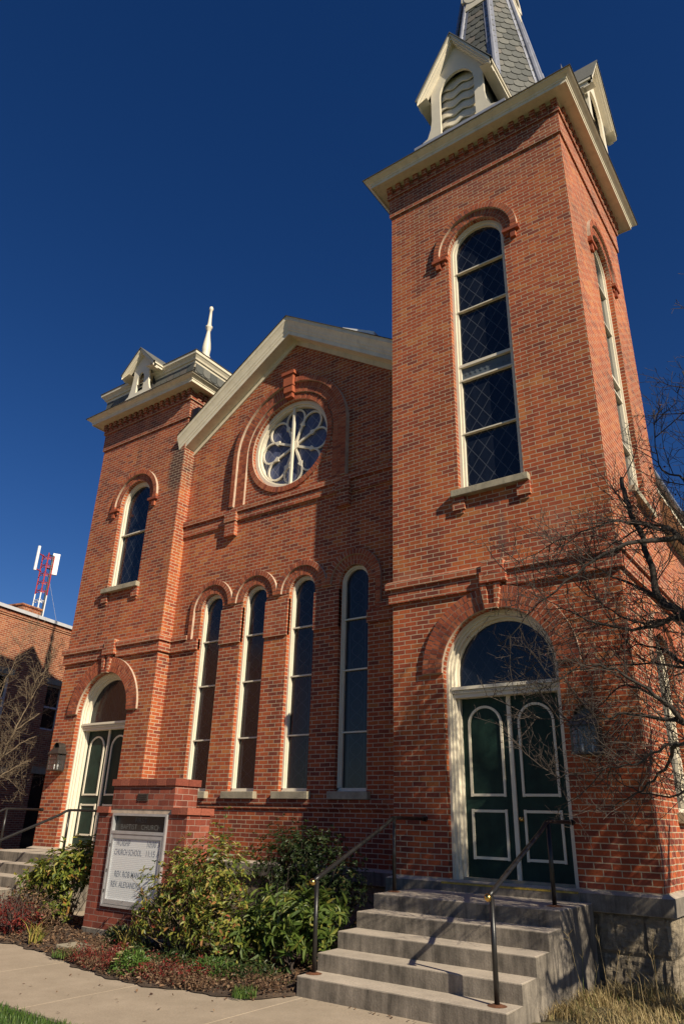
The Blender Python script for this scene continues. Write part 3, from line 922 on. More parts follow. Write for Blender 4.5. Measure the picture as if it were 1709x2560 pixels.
# --- windows
def hood(parent, cx, zs, r0, rings, lab, y, proj, zleg=None, stops=False, xf=None, legs=(True, True)):
    """brick arch: flush rings then a projecting label (r0,r1), stilted down to zleg"""
    b, mo = MB(xf), MB(xf)
    ra = r0
    for rb, pj in rings:
        ring_bricks(b, cx, zs, ra + .004, rb - .004, pi, 0, y - pj, y + .06)
        ring_solid(mo, cx, zs, ra, rb, pi, 0, y - pj + .006, y + .05)
        ra = rb
    if lab:
        ring_bricks(b, cx, zs, lab[0] + .003, lab[1] - .003, pi, 0, y - proj, y + .06)
        ring_solid(mo, cx, zs, lab[0], lab[1], pi, 0, y - proj + .006, y + .05)
        if zleg is not None:
            for s, on in ((-1, legs[0]), (1, legs[1])):
                if not on: continue
                z = zs
                while z > zleg + .02:
                    zb = max(zleg, z - .0694)
                    a, c = sorted((cx + s * lab[0], cx + s * lab[1]))
                    b.box(a + .003, c - .003, y - proj, y + .05, zb + .004, z - .004)
                    z = zb
                mo.box(a + .001, c - .001, y - proj + .006, y + .05, zleg, zs)
        if stops:
            for s in (-1, 1):
                a, c = sorted((cx + s * (r0 + .005), cx + s * (lab[1] + .03)))
                b.box(a, c, y - proj - .012, y + .05, zs - .135, zs - .075)
                b.box(*sorted((cx + s * (lab[0] - .01), cx + s * (lab[1] - .0))), y - proj, y + .05, zs - .074, zs - .002)
                a, c = sorted((cx + s * (lab[0] - .02), cx + s * (lab[0] + .07)))
                b.box(a, c, y - proj * .8, y + .05, zs - .28, zs - .137)
                a, c = sorted((cx + s * (lab[0] - .11), cx + s * (lab[0] - .041)))
                b.box(a, c, y - proj * .5, y + .05, zs - .21, zs - .137)
    o = b.build('arch_bricks', M['voussoir'], parent)
    mo.build('arch_mortar', M['mortar'], parent)
    return o

def tower_window(cx, zs, y, bars, xf=None, label=None):
    zb = 6.30
    fr = MB(xf)
    arch_frame(fr, cx, zb - .02, zs, WIN_R - .001, WIN_R - .05, y + .085, y + .2)
    arch_frame(fr, cx, zb - .02, zs, WIN_R - .05, WIN_R - .088, y + .115, y + .2, sill=.04)
    o = fr.build('window', M['cream_clean'], church)
    if label: o['label'] = label
    pn = MB(xf); pane_shape(pn, cx, zb, zs, WIN_R - .07, y + .165)
    pn.build('pane', M['pane'], o)
    for z, h in bars:
        mb = MB(xf); mb.box(cx - WIN_R + .06, cx + WIN_R - .06, y + .105, y + .17, z - h / 2, z + h / 2)
        mb.build('glazing_bar', M['cream_clean'], o)
    mb = MB(xf); mb.box(cx - WIN_R - .09, cx + WIN_R + .09, y - .105, y + .3, 6.165, 6.275)
    mb.build('sill', M['stone_sill'], o, bevel=.008)
    for s in (-1, 1):
        mb = MB(xf)
        mb.box(cx + s * (WIN_R - .01) - .10, cx + s * (WIN_R - .01) + .10, y - .05, y + .05, 5.957, 6.163)
        mb.box(cx + s * (WIN_R - .01) - .07, cx + s * (WIN_R - .01) + .07, y - .025, y + .05, 5.90, 5.957)
        mb.build('sill_bracket', TR, o)
    hood(o, cx, zs, WIN_R, [(WIN_R + .075, .012), (WIN_R + .16, .016)], (WIN_R + .162, WIN_R + .270), y, .062, stops=True, xf=xf)
    return o
RTB = [(10.60, .022), (9.75, .022), (8.62, .05), (8.33, .03), (7.32, .022)]
tw = tower_window(WIN_C, 11.03, 0, RTB, label='tall arched window over the right hand door')
mb = MB()  # ornamented transom panel
for k in range(9):
    c = WIN_C - .36 + .09 * k
    mb.prism([(c - .03, 8.475), (c, 8.44), (c + .03, 8.475), (c, 8.51)], .150, .163)
mb.box(WIN_C - .44, WIN_C + .44, .158, .164, 8.36, 8.58)
mb.build('transom_panel', paint_mat('slate_blue_panel', (0.10, 0.12, 0.14), .5), tw)
tower_window(SC_Y, 11.03, 0, RTB, xf=S, label='tall arched window on the sunlit side of the bell tower')
tower_window(LW, 8.36, E_, [(7.60, .025)], label='short arched window of the left tower')
# lower side window of the bell tower
fr = MB(S)
arch_frame(fr, SC_Y, 1.80, 3.62, .529, .47, .085, .2); arch_frame(fr, SC_Y, 1.80, 3.62, .47, .43, .12, .2, sill=.05)
o = fr.build('window', M['cream_clean'], church)
pn = MB(S); pane_shape(pn, SC_Y, 1.83, 3.62, .45, .165); pn.build('pane', M['pane'], o)
mb = MB(S); mb.box(SC_Y - .64, SC_Y + .64, -.10, .3, 1.66, 1.785); mb.build('sill', M['stone_sill'], o, bevel=.008)
hood(o, SC_Y, 3.62, .53, [(.62, .012), (.72, .016)], (.722, .84), 0, .06, xf=S)

# nave windows
for i, c in enumerate(NWC):
    fr = MB()
    arch_frame(fr, c, NZB + .02, NZS, NWR - .001, NWR - .042, D + .075, D + .2, sill=.05)
    arch_frame(fr, c, NZB + .02, NZS, NWR - .042, NWR - .062, D + .10, D + .2)
    o = fr.build('window', M['cream_clean'], church)
    pn = MB(); pane_shape(pn, c, NZB + .05, NZS, NWR - .05, D + .145); pn.build('pane', M['pane_oval'], o)
    for z in (4.80, 3.92, 2.91):
        mb = MB(); mb.box(c - NWR + .045, c + NWR - .045, D + .095, D + .15, z - .012, z + .012); mb.build('glazing_bar', M['cream_clean'], o)
    mb = MB(); mb.box(c - .385, c + .385, D - .095, D + .25, 1.888, 2.005); mb.build('sill', M['stone_sill'], o, bevel=.008)
    hood(o, c, NZS, NWR, [(NWR + .085, .012), (NWR + .175, .016)], (NWR + .177, .583), D, .055, zleg=(4.87 if i in (0, 3) else 5.36), legs=(True if i == 0 else False, True if i == 3 else False))

# rose window
mb = MB()
ring_solid(mb, RX, RZ, .925, .998, 0, 2 * pi, D + .07, D + .25, 56)
ring_solid(mb, RX, RZ, .885, .926, 0, 2 * pi, D + .11, D + .25, 56)
rose = mb.build('rose_window', M['cream_clean'], church)
mb = MB()
pts = arc(RX, RZ, .93, 0, 2 * pi, 56)[:-1]
mb.face([(x, D + .215, z) for x, z in pts], [(x - RX, z - RZ) for x, z in pts])
mb.build('pane', M['pane_rose'], rose)
tr = MB()
yA, yB = D + .165, D + .20
hub = arc(RX, RZ, .105, 0, 2 * pi, 20)[:-1]
tr.prism(hub, yA - .012, yB)
def stroke(pts, w_):
    for (a, b), (c, d) in zip(pts, pts[1:]):
        l = sqrt((c - a) ** 2 + (d - b) ** 2)
        nx_, nz_ = -(d - b) / l * w_ / 2, (c - a) / l * w_ / 2
        ex, ez = (c - a) / l * .004, (d - b) / l * .004
        tr.prism([(a - nx_ - ex, b - nz_ - ez), (c - nx_ + ex, d - nz_ + ez), (c + nx_ + ex, d + nz_ + ez), (a + nx_ - ex, b + nz_ - ez)], yA + rng.uniform(0, .002), yB)
for k in range(8):
    a = pi / 8 + k * pi / 4
    stroke([(RX + .09 * cos(a), RZ + .09 * sin(a)), (RX + .50 * cos(a), RZ + .50 * sin(a))], .05)
    q = [(RX + (.50 + dr) * cos(a + da), RZ + (.50 + dr) * sin(a + da)) for dr, da in ((-.05, -.05), (-.02, -.13), (.04, -.06), (.10, 0), (.04, .06), (-.02, .13), (-.05, .05))]
    tr.prism(q, yA - .006, yB)
    b = k * pi / 4
    pc = (RX + .625 * cos(b), RZ + .625 * sin(b))
    stroke(arc(pc[0], pc[1], .238, b - 2.15, b + 2.15, 26), .038)
tr.build('tracery', M['cream_clean'], rose)
mb = MB(); mb.box(RX - .022, RX + .022, D + .085, D + .14, RZ - .91, RZ + .91)
mb.build('mullion', M['cream_clean'], rose)
b, mo = MB(), MB()
ring_bricks(b, RX, RZ, 1.002, 1.115, 0, 2 * pi, D - .03, D + .06)
ring_solid(mo, RX, RZ, 1.001, 1.116, 0, 2 * pi, D - .022, D + .05, 56)
AO = .02
for r0, r1, pj in ((1.15, 1.265, .055), (1.265, 1.385, .055), (1.387, 1.50, .115)):
    ring_bricks(b, RX + AO, RZ, r0 + .003, r1 - .003, pi, 0, D - pj, D + .06)
    ring_solid(mo, RX + AO, RZ, r0, r1, pi, 0, D - pj + .006, D + .05, 40)
    for s in (-1, 1):
        z = RZ
        a, c = sorted((RX + AO + s * r0, RX + AO + s * r1))
        while z > 7.60:
            zb = max(7.58, z - .0694)
            b.box(a + .003, c - .003, D - pj, D + .05, zb + .004, z - .004); z = zb
        mo.box(a + .001, c - .001, D - pj + .006, D + .05, 7.57, RZ)
b.box(RX - .13, RX + .13, D - .17, D, 10.06, 10.32); b.box(RX - .17, RX + .17, D - .20, D, 10.322, 10.40)
b.box(RX - .115, RX + .115, D - .155, D, 9.90, 10.058); b.box(RX - .09, RX + .09, D - .12, D, 9.79, 9.898)
b.build('arch_bricks', M['voussoir'], rose)
mo.build('arch_mortar', M['mortar'], rose)

# --- doors
def door(cx, y, label):
    z0 = 0.95
    fr = MB()
    # stepped jamb lining
    for ro, ri, ya, yb in ((DR - .001, DR - .035, .09, .34), (DR - .035, DR - .065, .13, .34), (DR - .065, DR - .095, .17, .34), (DR - .095, DR - .125, .24, .34)):
        arch_frame(fr, cx, z0 - .03, DZS, ro, ri, y + ya, y + yb)
    o = fr.build('door', M['cream_clean'], church)
    o['label'] = label
    mb = MB()
    hw = DR - .065
    mb.box(cx - hw, cx + hw, y + .16, y + .34, 3.20, 3.25); mb.box(cx - hw, cx + hw, y + .14, y + .34, 3.252, 3.30)
    mb.box(cx - hw, cx + hw, y + .11, y + .34, 3.302, 3.345)
    for k in range(44):
        c = cx - hw + .02 + (2 * hw - .04) * k / 43
        mb.box(c - .0085, c + .0085, y + .128, y + .14, 3.262, 3.288)
    mb.build('transom', M['cream_clean'], o)
    mb = MB(); pane_shape(mb, cx, 3.34, DZS, DR - .11, y + .27)
    mb.build('fanlight_pane', M['pane_fan'], o)
    for s in (-1, 1):
        mb = MB()
        a, c = sorted((cx + s * .012, cx + s * (DR - .115)))
        mb.box(a, c, y + .30, y + .35, z0, 3.20)
        lf = mb.build('leaf', M['green'], o)
        m2 = MB()
        lc, lw = (a + c) / 2, .235
        def st(pts, w_=.032):
            for (x_a, z_a), (x_c, z_c) in zip(pts, pts[1:]):
                l = sqrt((x_c - x_a) ** 2 + (z_c - z_a) ** 2)
                px, pz = -(z_c - z_a) / l * w_ / 2, (x_c - x_a) / l * w_ / 2
                ex, ez = (x_c - x_a) / l * w_ * .2, (z_c - z_a) / l * w_ * .2
                m2.prism([(x_a - px - ex, z_a - pz - ez), (x_c - px + ex, z_c - pz + ez), (x_c + px + ex, z_c + pz + ez), (x_a + px - ex, z_a + pz - ez)], y + .278 + rng.uniform(0, .001), y + .302)
        st([(lc + lw, 1.945), (lc - lw, 1.945)]); st([(lc - lw, 1.93), (lc - lw, 2.84)]); st([(lc + lw, 2.84), (lc + lw, 1.93)])
        st(arc(lc, 2.84, lw, 0, pi, 22))
        for zz in (1.195, 1.75): st([(lc + lw, zz), (lc - lw, zz)])
        for xx in (lc - lw, lc + lw): st([(xx, 1.18), (xx, 1.765)])
        m2.build('panel_moulding', M['cream_clean'], lf)
    mb = MB(); mb.box(cx - .028, cx + .028, y + .272, y + .36, z0 + .01, 3.20)
    mb.build('meeting_stile', M['cream_clean'], o)
    mb = MB()
    kx = cx + .085
    prof = [(.001, .0), (.032, .0), (.032, .008), (.012, .012), (.012, .03), (.026, .04), (.031, .055), (.022, .07), (.001, .074)]
    old = Matrix(((1, 0, 0, kx), (0, 0, -1, y + .30), (0, 1, 0, 1.66), (0, 0, 0, 1)))
    mb.xf = old
    mb.lathe(prof, (0, 0, 0), 14)
    mb.build('knob', M['brass'], o, smooth=True)
    mb = MB(); mb.box(cx - DR - .07, cx + DR + .03, y - .115, y + .36, .80, .918)
    mb.build('threshold', M['concrete'], o, bevel=.006)
    mb = MB(); mb.box(cx - DR - .06, cx + DR + .02, y - .1185, y - .1155, .898, .916); mb.box(cx - DR - .06, cx + DR + .02, y - .115, y - .095, .9185, .9205)
    mb.build('edge_stripe', M['yellow'], o)
    mb = MB(); mb.box(cx - DR + .04, cx + DR - .04, y + .20, y + .36, .92, .965); mb.build('saddle', M['stone_sill'], o)
    # arch
    b, mo = MB(), MB()
    rr = [DR, DR + .105, DR + .21, DR + .313]
    for r0, r1 in zip(rr, rr[1:]):
        ring_bricks(b, cx, DZS, r0 + .004, r1 - .004, pi, 0, y - .048, y + .06)
        ring_solid(mo, cx, DZS, r0, r1, pi, 0, y - .041, y + .05, 36)
    b.build('arch_bricks', M['voussoir'], o)
    mo.build('arch_mortar', M['mortar'], o)
    k = MB()
    zt, zb = 4.71, 4.335
    def kq(x0, x1, x2, x3, ya): k.prism([(cx + x0, zb), (cx + x1, zb), (cx + x2, zt), (cx + x3, zt)], y + ya, y + .02)
    kq(-.09, -.045, -.06, -.155, -.105); kq(.045, .09, .155, .06, -.105); kq(-.046, .046, .061, -.061, -.07)
    k.prism([(cx - .047, zb), (cx + .047, zb), (cx + .05, zb + .07), (cx - .05, zb + .07)], y - .104, y)
    k.build('keystone', TR, o)
    return o
door(DC, 0, 'right hand double door, above the near stairs')
door(LDC, E_, 'left hand double door, partly behind the sign')

# --- dormers
def dormer(xf, hw, hg, zb, zs_, ow, osp, oap, yl, yr, depth, leg, flare, ltop, lou, wavy):
    """local: x across (0 = axis), y inwards (0 = tower wall plane), z up"""
    b = MB(xf)
    zeave = zs_
    def cut(poly): return poly
    zt = zeave + hg
    sl = hg / hw
    # pierced front board built as a tessellated face with thickness
    ouy = yl
    out = [(-flare, zb)] + [(-leg - .10, zb + .10), (-leg - .03, zb + .30), (-leg, zb + .55)] + [(-leg, zeave - .02 + (hw - leg) * sl * .2)] + [(-leg, zeave + (hw - leg) * sl), (0, zt), (leg, zeave + (hw - leg) * sl), (leg, zb + .55), (leg + .03, zb + .30), (leg + .10, zb + .10), (flare, zb)]
    if wavy:
        hole = [(-ow, zb + .001)] + [(-ow, osp)] + [(-ow * cos(t), osp + (oap - osp) * sin(t)) for t in [pi / 2 * q / 8 for q in range(1, 8)]] + [(0, oap)] + [(ow * sin(t), osp + (oap - osp) * cos(t)) for t in [pi / 2 * q / 8 for q in range(1, 8)]] + [(ow, osp), (ow, zb + .001)]
    else:
        hole = [(-ow, zb + .14)] + [(-ow * cos(t), osp + (oap - osp) * sin(t)) for t in [pi / 2 * q / 8 for q in range(0, 8)]] + [(0, oap)] + [(ow * sin(t), osp + (oap - osp) * cos(t)) for t in [pi / 2 * q / 8 for q in range(1, 9)]] + [(ow, zb + .14)]
    loops = [[Vector((x, z, 0)) for x, z in out][::-1], [Vector((x, z, 0)) for x, z in hole]]
    flat = [p for l in loops for p in l]
    for tri in tessellate_polygon(loops):
        a, c, d = [flat[i] for i in tri]
        if (c - a).cross(d - a).z < 0: c, d = d, c
        b.face([(p.x, yl, p.y) for p in (a, c, d)])
        b.face([(p.x, yl + .05, p.y) for p in (a, d, c)])
    for lp in (out, hole):
        for (a, c), (d, e) in zip(lp, lp[1:] + lp[:1]):
            b.face([(a, yl, c), (d, yl, e), (d, yl + .05, e), (a, yl + .05, c)])
    # rake boards, soffit and side eave fascia
    for s in (-1, 1):
        x0, x1 = 0, s * hw
        z0, z1 = zt, zeave
        th = .16 * hw / .78
        for (pa, pb, ya, yb) in ((0, th * .55, yr, yr + .05), (th * .5, th, yr + .03, yr + .09), (th * .95, th * 1.25, yr + .07, yl + .01)):
            b.face([(0, ya, z0 - pa), (x1, ya, z1 - pa), (x1, ya, z1 - pb), (0, ya, z0 - pb)] if s < 0 else [(x1, ya, z1 - pa), (0, ya, z0 - pa), (0, ya, z0 - pb), (x1, ya, z1 - pb)])
            b.face([(0, ya, z0 - pb), (x1, ya, z1 - pb), (x1, yb, z1 - pb), (0, yb, z0 - pb)])
            b.face([(x1, ya, z1 - pa), (x1, ya, z1 - pb), (x1, yb, z1 - pb), (x1, yb, z1 - pa)])
        # soffit back along the side and fascia
        xi = s * (leg + .01)
        b.face([(x1, yr, z1 - th), (x1, depth, z1 - th), (xi, depth, z1 - th * .5), (xi, yl, z1 - th * .5), (xi, yr, z1 - th * .5)])
        b.face([(x1, yr, z1), (x1, yr, z1 - th), (x1, depth, z1 - th), (x1, depth, z1)])
        b.face([(x1 + s * .03, yr + .03, z1 + .0), (x1 + s * .03, yr + .03, z1 - th * .5), (x1 + s * .03, depth, z1 - th * .5), (x1 + s * .03, depth, z1)])
        b.face([(x1 + s * .03, yr + .03, z1 - th * .5), (x1, yr + .03, z1 - th * .5), (x1, depth, z1 - th * .5), (x1 + s * .03, depth, z1 - th * .5)])
    o = b.build('dormer', M['cream_clean'], church)
    r = MB(xf)
    for s in (-1, 1):
        r.face([(0, yr - .02, zt + .015), (0, depth, zt + .015), (s * (hw + .04), depth, zeave - .015), (s * (hw + .04), yr - .02, zeave - .015)])
        r.face([(0, yr - .02, zt + .015), (s * (hw + .04), yr - .02, zeave - .015), (s * (hw + .04), yr - .02, zeave - .04), (0, yr - .02, zt - .012)])
    r.build('dormer_roof', M['slate'], o)
    # side cheeks
    c = MB(xf)
    for s in (-1, 1):
        c.face([(s * (leg - .06), yl + .18, zb - .1), (s * (leg - .06), depth, zb - .1), (s * (leg - .06), depth, zeave + .1), (s * (leg - .06), yl + .18, zeave + .1)])
    c.face([(-leg + .06, yl + .42, zb - .1), (leg - .06, yl + .42, zb - .1), (leg - .06, yl + .42, zt - .2), (-leg + .06, yl + .42, zt - .2)])
    c.build('cheek', M['under'] if not wavy else M['slate'], o)
    # louvres
    l = MB(xf)
    n = lou
    LBK = .16 if wavy else .20
    zz0, zz1 = zb + (.02 if wavy else .14), oap
    for k in range(n):
        za = zz0 + (zz1 - zz0) * k / n
        zc = za + (zz1 - zz0) / n * 1.35
        seg = 24
        for q in range(seg):
            xa, xb = -ow - .03 + (2 * ow + .06) * q / seg, -ow - .03 + (2 * ow + .06) * (q + 1) / seg
            wv = (lambda x: .035 * sin(x * 2 * pi / .37 + .6)) if wavy else (lambda x: 0)
            l.face([(xa, yl + .10, za + wv(xa)), (xb, yl + .10, za + wv(xb)), (xb, yl + LBK, zc), (xa, yl + LBK, zc)])
            l.face([(xa, yl + .10, za + wv(xa)), (xa, yl + .115, za + wv(xa) - .015), (xb, yl + .115, za + wv(xb) - .015), (xb, yl + .10, za + wv(xb))])
    l.build('louvre', M['cream'], o)
    fl = MB(xf); fl.box(-flare - .06, flare + .06, yl - .03, yl + .10, zb - .06, zb + .004)
    fl.build('base_flashing', M['alu'], o)
    return o
def at_front(cx, y): return Matrix.Translation((cx, y, 0))
def at_right(x, cy): return Matrix(((0, -1, 0, x), (1, 0, 0, cy), (0, 0, 1, 0), (0, 0, 0, 1)))
def at_left(x, cy): return Matrix(((0, 1, 0, x), (-1, 0, 0, cy), (0, 0, 1, 0), (0, 0, 0, 1)))
RD = dict(hw=.775, hg=1.40, zb=13.66, zs_=14.76, ow=.365, osp=14.72, oap=15.20, yl=-.35, yr=-.52, depth=1.0, leg=.555, flare=.88, ltop=0, lou=6, wavy=True)
dormer(at_front(1.695, 0), **RD)['label'] = 'large louvred dormer at the front of the spire'
dormer(at_right(W, 1.70), **RD)['label'] = 'large louvred dormer on the right side of the spire'
dormer(at_left(0, 1.70), **RD)
LD = dict(hw=.60, hg=.62, zb=11.10, zs_=11.85, ow=.13, osp=11.55, oap=11.80, yl=-.38, yr=-.52, depth=.45, leg=.30, flare=.58, ltop=0, lou=5, wavy=False)
dormer(at_front(-7.405, E_), **LD)['label'] = 'small dormer on the left tower'

dormer(at_left(X0, E_ + 1.565), **LD)['label'] = 'small dormer on the hidden side of the left tower'

# --- spire
SX, SY = 1.7, 1.7
def spire_w(z): return 0.138 * (24.15 - z)
mb, bk, rg = MB(), MB(), MB()
T8 = math.tan(pi / 8)
z0s, z1s = 13.55, 23.9
for k in range(8):
    a = k * pi / 4
    n = Vector((cos(a), sin(a), 0.138)).normalized()
    u = Vector((-sin(a), cos(a), 0))
    vdir = Vector((-cos(a) * .138, -sin(a) * .138, 1)).normalized()
    wz = spire_w(z0s)
    o = (SX + cos(a) * wz, SY + sin(a) * wz, z0s)
    ln = (z1s - z0s) / vdir.z
    scallops(mb, o, u, vdir, n, lambda s, v=vdir: spire_w(z0s + s * v.z) * T8, ln)
    c = lambda z, s: Vector((SX + cos(a) * spire_w(z) - sin(a) * s * spire_w(z) * T8, SY + sin(a) * spire_w(z) + cos(a) * s * spire_w(z) * T8, z))
    bk.face([c(z0s, -1), c(z0s, 1), c(z1s, 1), c(z1s, -1)])
    r8 = 1 / cos(pi / 8)
    e = lambda z: Vector((SX + cos(a + pi / 8) * (spire_w(z) * r8 + .012), SY + sin(a + pi / 8) * (spire_w(z) * r8 + .012), z))
    rg.tube([e(z0s), e(17.2), e(17.25), e(z1s)], [.062, .062, .05, .05], 8)
    # lapped lead aprons on both sides of the roll
    for s in (-1, 1):
        pa, pb = [], []
        for z in (z0s, z1s):
            tdir = Vector((-sin(a + (pi / 8 if True else 0) + s * pi / 8), cos(a + pi / 8 + s * pi / 8), 0)) * s
            pa.append(e(z)); pb.append(e(z) + tdir * .12 + Vector((cos(a + pi / 8 + s * pi / 8), sin(a + pi / 8 + s * pi / 8), 0)) * .012)
        rg.face([pa[0], pb[0], pb[1], pa[1]])
spire = mb.build('spire', M['slate'], church)
bk.build('spire_backing', M['under'], spire)
rg.build('ridge_lead', M['lead'], spire)
mb = MB(); mb.lathe([(.22, 0), (.2, .3), (.08, .5), (.05, 1.2), (.12, 1.3), (.05, 1.45), (.0, 2.2)], (SX, SY, 23.6), 12)
mb.build('spire_finial', M['cream'], spire)
def oculus(xf):
    b = MB(xf)
    zc, R0, R1 = 19.56, .17, .27
    yf = 1.7 - spire_w(19.1) - .05
    ring_solid(b, 0, zc, R0, R1, 0, 2 * pi, yf, yf + .24, 32)
    b.prism([(-.31, 19.10), (.31, 19.10), (.31, 19.18), (.25, 19.23), (.22, 19.33), (.14, 19.36), (-.14, 19.36), (-.22, 19.33), (-.25, 19.23), (-.31, 19.18)], yf + .01, yf + .22)
    for s in (-1, 1):
        b.prism([(s * .25, 19.46), (s * .34, 19.50), (s * .34, 19.62), (s * .25, 19.66)][::s], yf + .012, yf + .22)
    b.prism([(-.09, 19.80), (.09, 19.80), (.12, 19.95), (0, 20.1), (-.12, 19.95)], yf + .012, yf + .24)
    b.build('oculus', M['cream_clean'], spire)
    d = MB(xf); d.face([(x, yf + .14, z) for x, z in arc(0, zc, R0 + .02, 0, 2 * pi, 24)[:-1]])
    d.build('oculus_recess', M['slate'], spire)
for a in (0, 1):
    oculus(Matrix.Translation((SX, SY, 0)) @ Matrix.Rotation(a * pi / 2, 4, 'Z') @ Matrix.Translation((0, -1.7, 0)))

# --- finial on the stair tower
mb = MB()
FC = (-7.405 + .02, E_ + 1.57, 13.2)
mb.lathe([(.16, -.1), (.16, .06), (.12, .10), (.10, .16), (.135, .20), (.135, .25), (.10, .29), (.115, .40), (.125, .52), (.105, .70), (.075, .90), (.055, 1.06), (.05, 1.14), (.075, 1.17), (.075, 1.22), (.10, 1.25), (.10, 1.29), (.06, 1.33), (.055, 1.40), (.045, 1.60), (.038, 1.86), (.055, 1.88), (.065, 1.94), (.04, 2.0), (.0, 2.01)], FC, 18)
mb.build('finial', M['cream_clean'], church, smooth=True)

# ---------------------------------------------------------------- concrete stairs
TY = [-2.518, -2.182, -1.835, -1.482, -1.134]
TZ = [0.172, 0.333, 0.496, 0.658, 0.818]
def stairs(dx, dy, dz, label):
    x0, x1 = 0.427 + dx, 2.639 + dx
    mb = MB()
    for k in range(5):
        yb = TY[k + 1] + dy if k < 4 else dy - .09
        zf = -.1 if k == 0 else TZ[k - 1] + dz
        mb.face([(x0, TY[k] + dy, zf), (x1, TY[k] + dy, zf), (x1, TY[k] + dy, TZ[k] + dz), (x0, TY[k] + dy, TZ[k] + dz)])
        mb.face([(x0, TY[k] + dy, TZ[k] + dz), (x1, TY[k] + dy, TZ[k] + dz), (x1, yb, TZ[k] + dz), (x0, yb, TZ[k] + dz)])
    prof = [(TY[0] + dy, -.1)]
    for k in range(5):
        prof.append((TY[k] + dy, TZ[k] + dz))
        prof.append((TY[k + 1] + dy if k < 4 else dy - .09, TZ[k] + dz))
    for xx, s in ((x1, 1), (x0, -1)):
        for k in range(5):
            ya = TY[k] + dy
            yb = TY[k + 1] + dy if k < 4 else dy - .09
            q = [(xx, ya, -.1), (xx, yb, -.1), (xx, yb, TZ[k] + dz), (xx, ya, TZ[k] + dz)]
            mb.face(q if s > 0 else q[::-1])
    mb.face([(x1, dy - .09, -.1), (x0, dy - .09, -.1), (x0, dy - .09, TZ[4] + dz), (x1, dy - .09, TZ[4] + dz)])
    o = mb.build('stairs', M['concrete'], loc=((x0 + x1) / 2, -1.2 + dy, 0), bevel=.012)
    return tag(o, label, 'stairs', 'concrete stairs up to the church doors')
stairs(0, 0, 0, 'stained concrete stairs with five steps below the near green door')
LDX, LDZ = -9.06, 0.09
stairs(LDX, E_, LDZ, 'concrete stairs below the far left door, half hidden by a shrub')

# ---------------------------------------------------------------- handrails
def handrail(x, dy, dz, label, cap=True):
    t = thing('handrail', (x, -2.35 + dy, TZ[0] + dz), label, 'handrail', 'black iron handrails on the church stairs')
    yb, yt, yw = -2.336 + dy, -.80 + dy, -.06 + dy
    zb, zt = 1.02, 1.632
    mb = MB()
    mb.tube([(x, yb, TZ[0] + dz), (x, yb, zb - .02)], .0235, 12)
    mb.build('post', M['iron'], t, smooth=True)
    mb = MB(); mb.tube([(x, yt, TZ[4] + dz), (x, yt, zt)], .0235, 12)
    mb.build('post', M['iron'], t, smooth=True)
    mb = MB()
    mb.tube([(x, yb - .05, zb - .018), (x, yb + .03, zb + .015), (x, yt - .20, zt - .085), (x, yt - .10, zt - .03), (x, yt - .03, zt), (x, yt + .08, zt + .004), (x, yw, zt + .004)], .0225, 12)
    mb.build('rail', M['iron'], t, smooth=True)
    for (yy, zz) in ((yb, TZ[0] + dz), (yt, TZ[4] + dz)):
        mb = MB(); mb.lathe([(.0, .012), (.045, .012), (.06, .006), (.075, .002), (.085, .0005)], (x, yy, zz + .001), 14)
        mb.build('rusty_foot', M['rust'], t)
    mb = MB(); mb.tube([(x, yw - .01, zt + .004), (x, yw + .055, zt + .004)], .034, 10); mb.build('wall_flange', M['iron'], t)
    if cap:
        mb = MB()
        c = Vector((x, yb - .075, zb - .03))
        mb.lathe([(.0, -.034)] + [(.034 * sin(pi * q / 10), -.034 * cos(pi * q / 10)) for q in range(1, 10)] + [(.0, .034)], c, 16)
        mb.tube([c + Vector((0, .03, .012)), c + Vector((0, .05, .02))], .018, 10)
        mb.build('ball_cap', M['brass'], t, smooth=True)
handrail(2.47, 0, 0, 'black handrail with brass ball at the right of the near stairs')
handrail(0.50, 0, 0, 'black handrail with brass ball between bushes and near stairs')
handrail(-6.68, E_ - .05, LDZ, 'black handrail in front of the far left door')
handrail(-8.75, E_ - .05, LDZ, 'black handrail at the outer left edge of the far stairs')

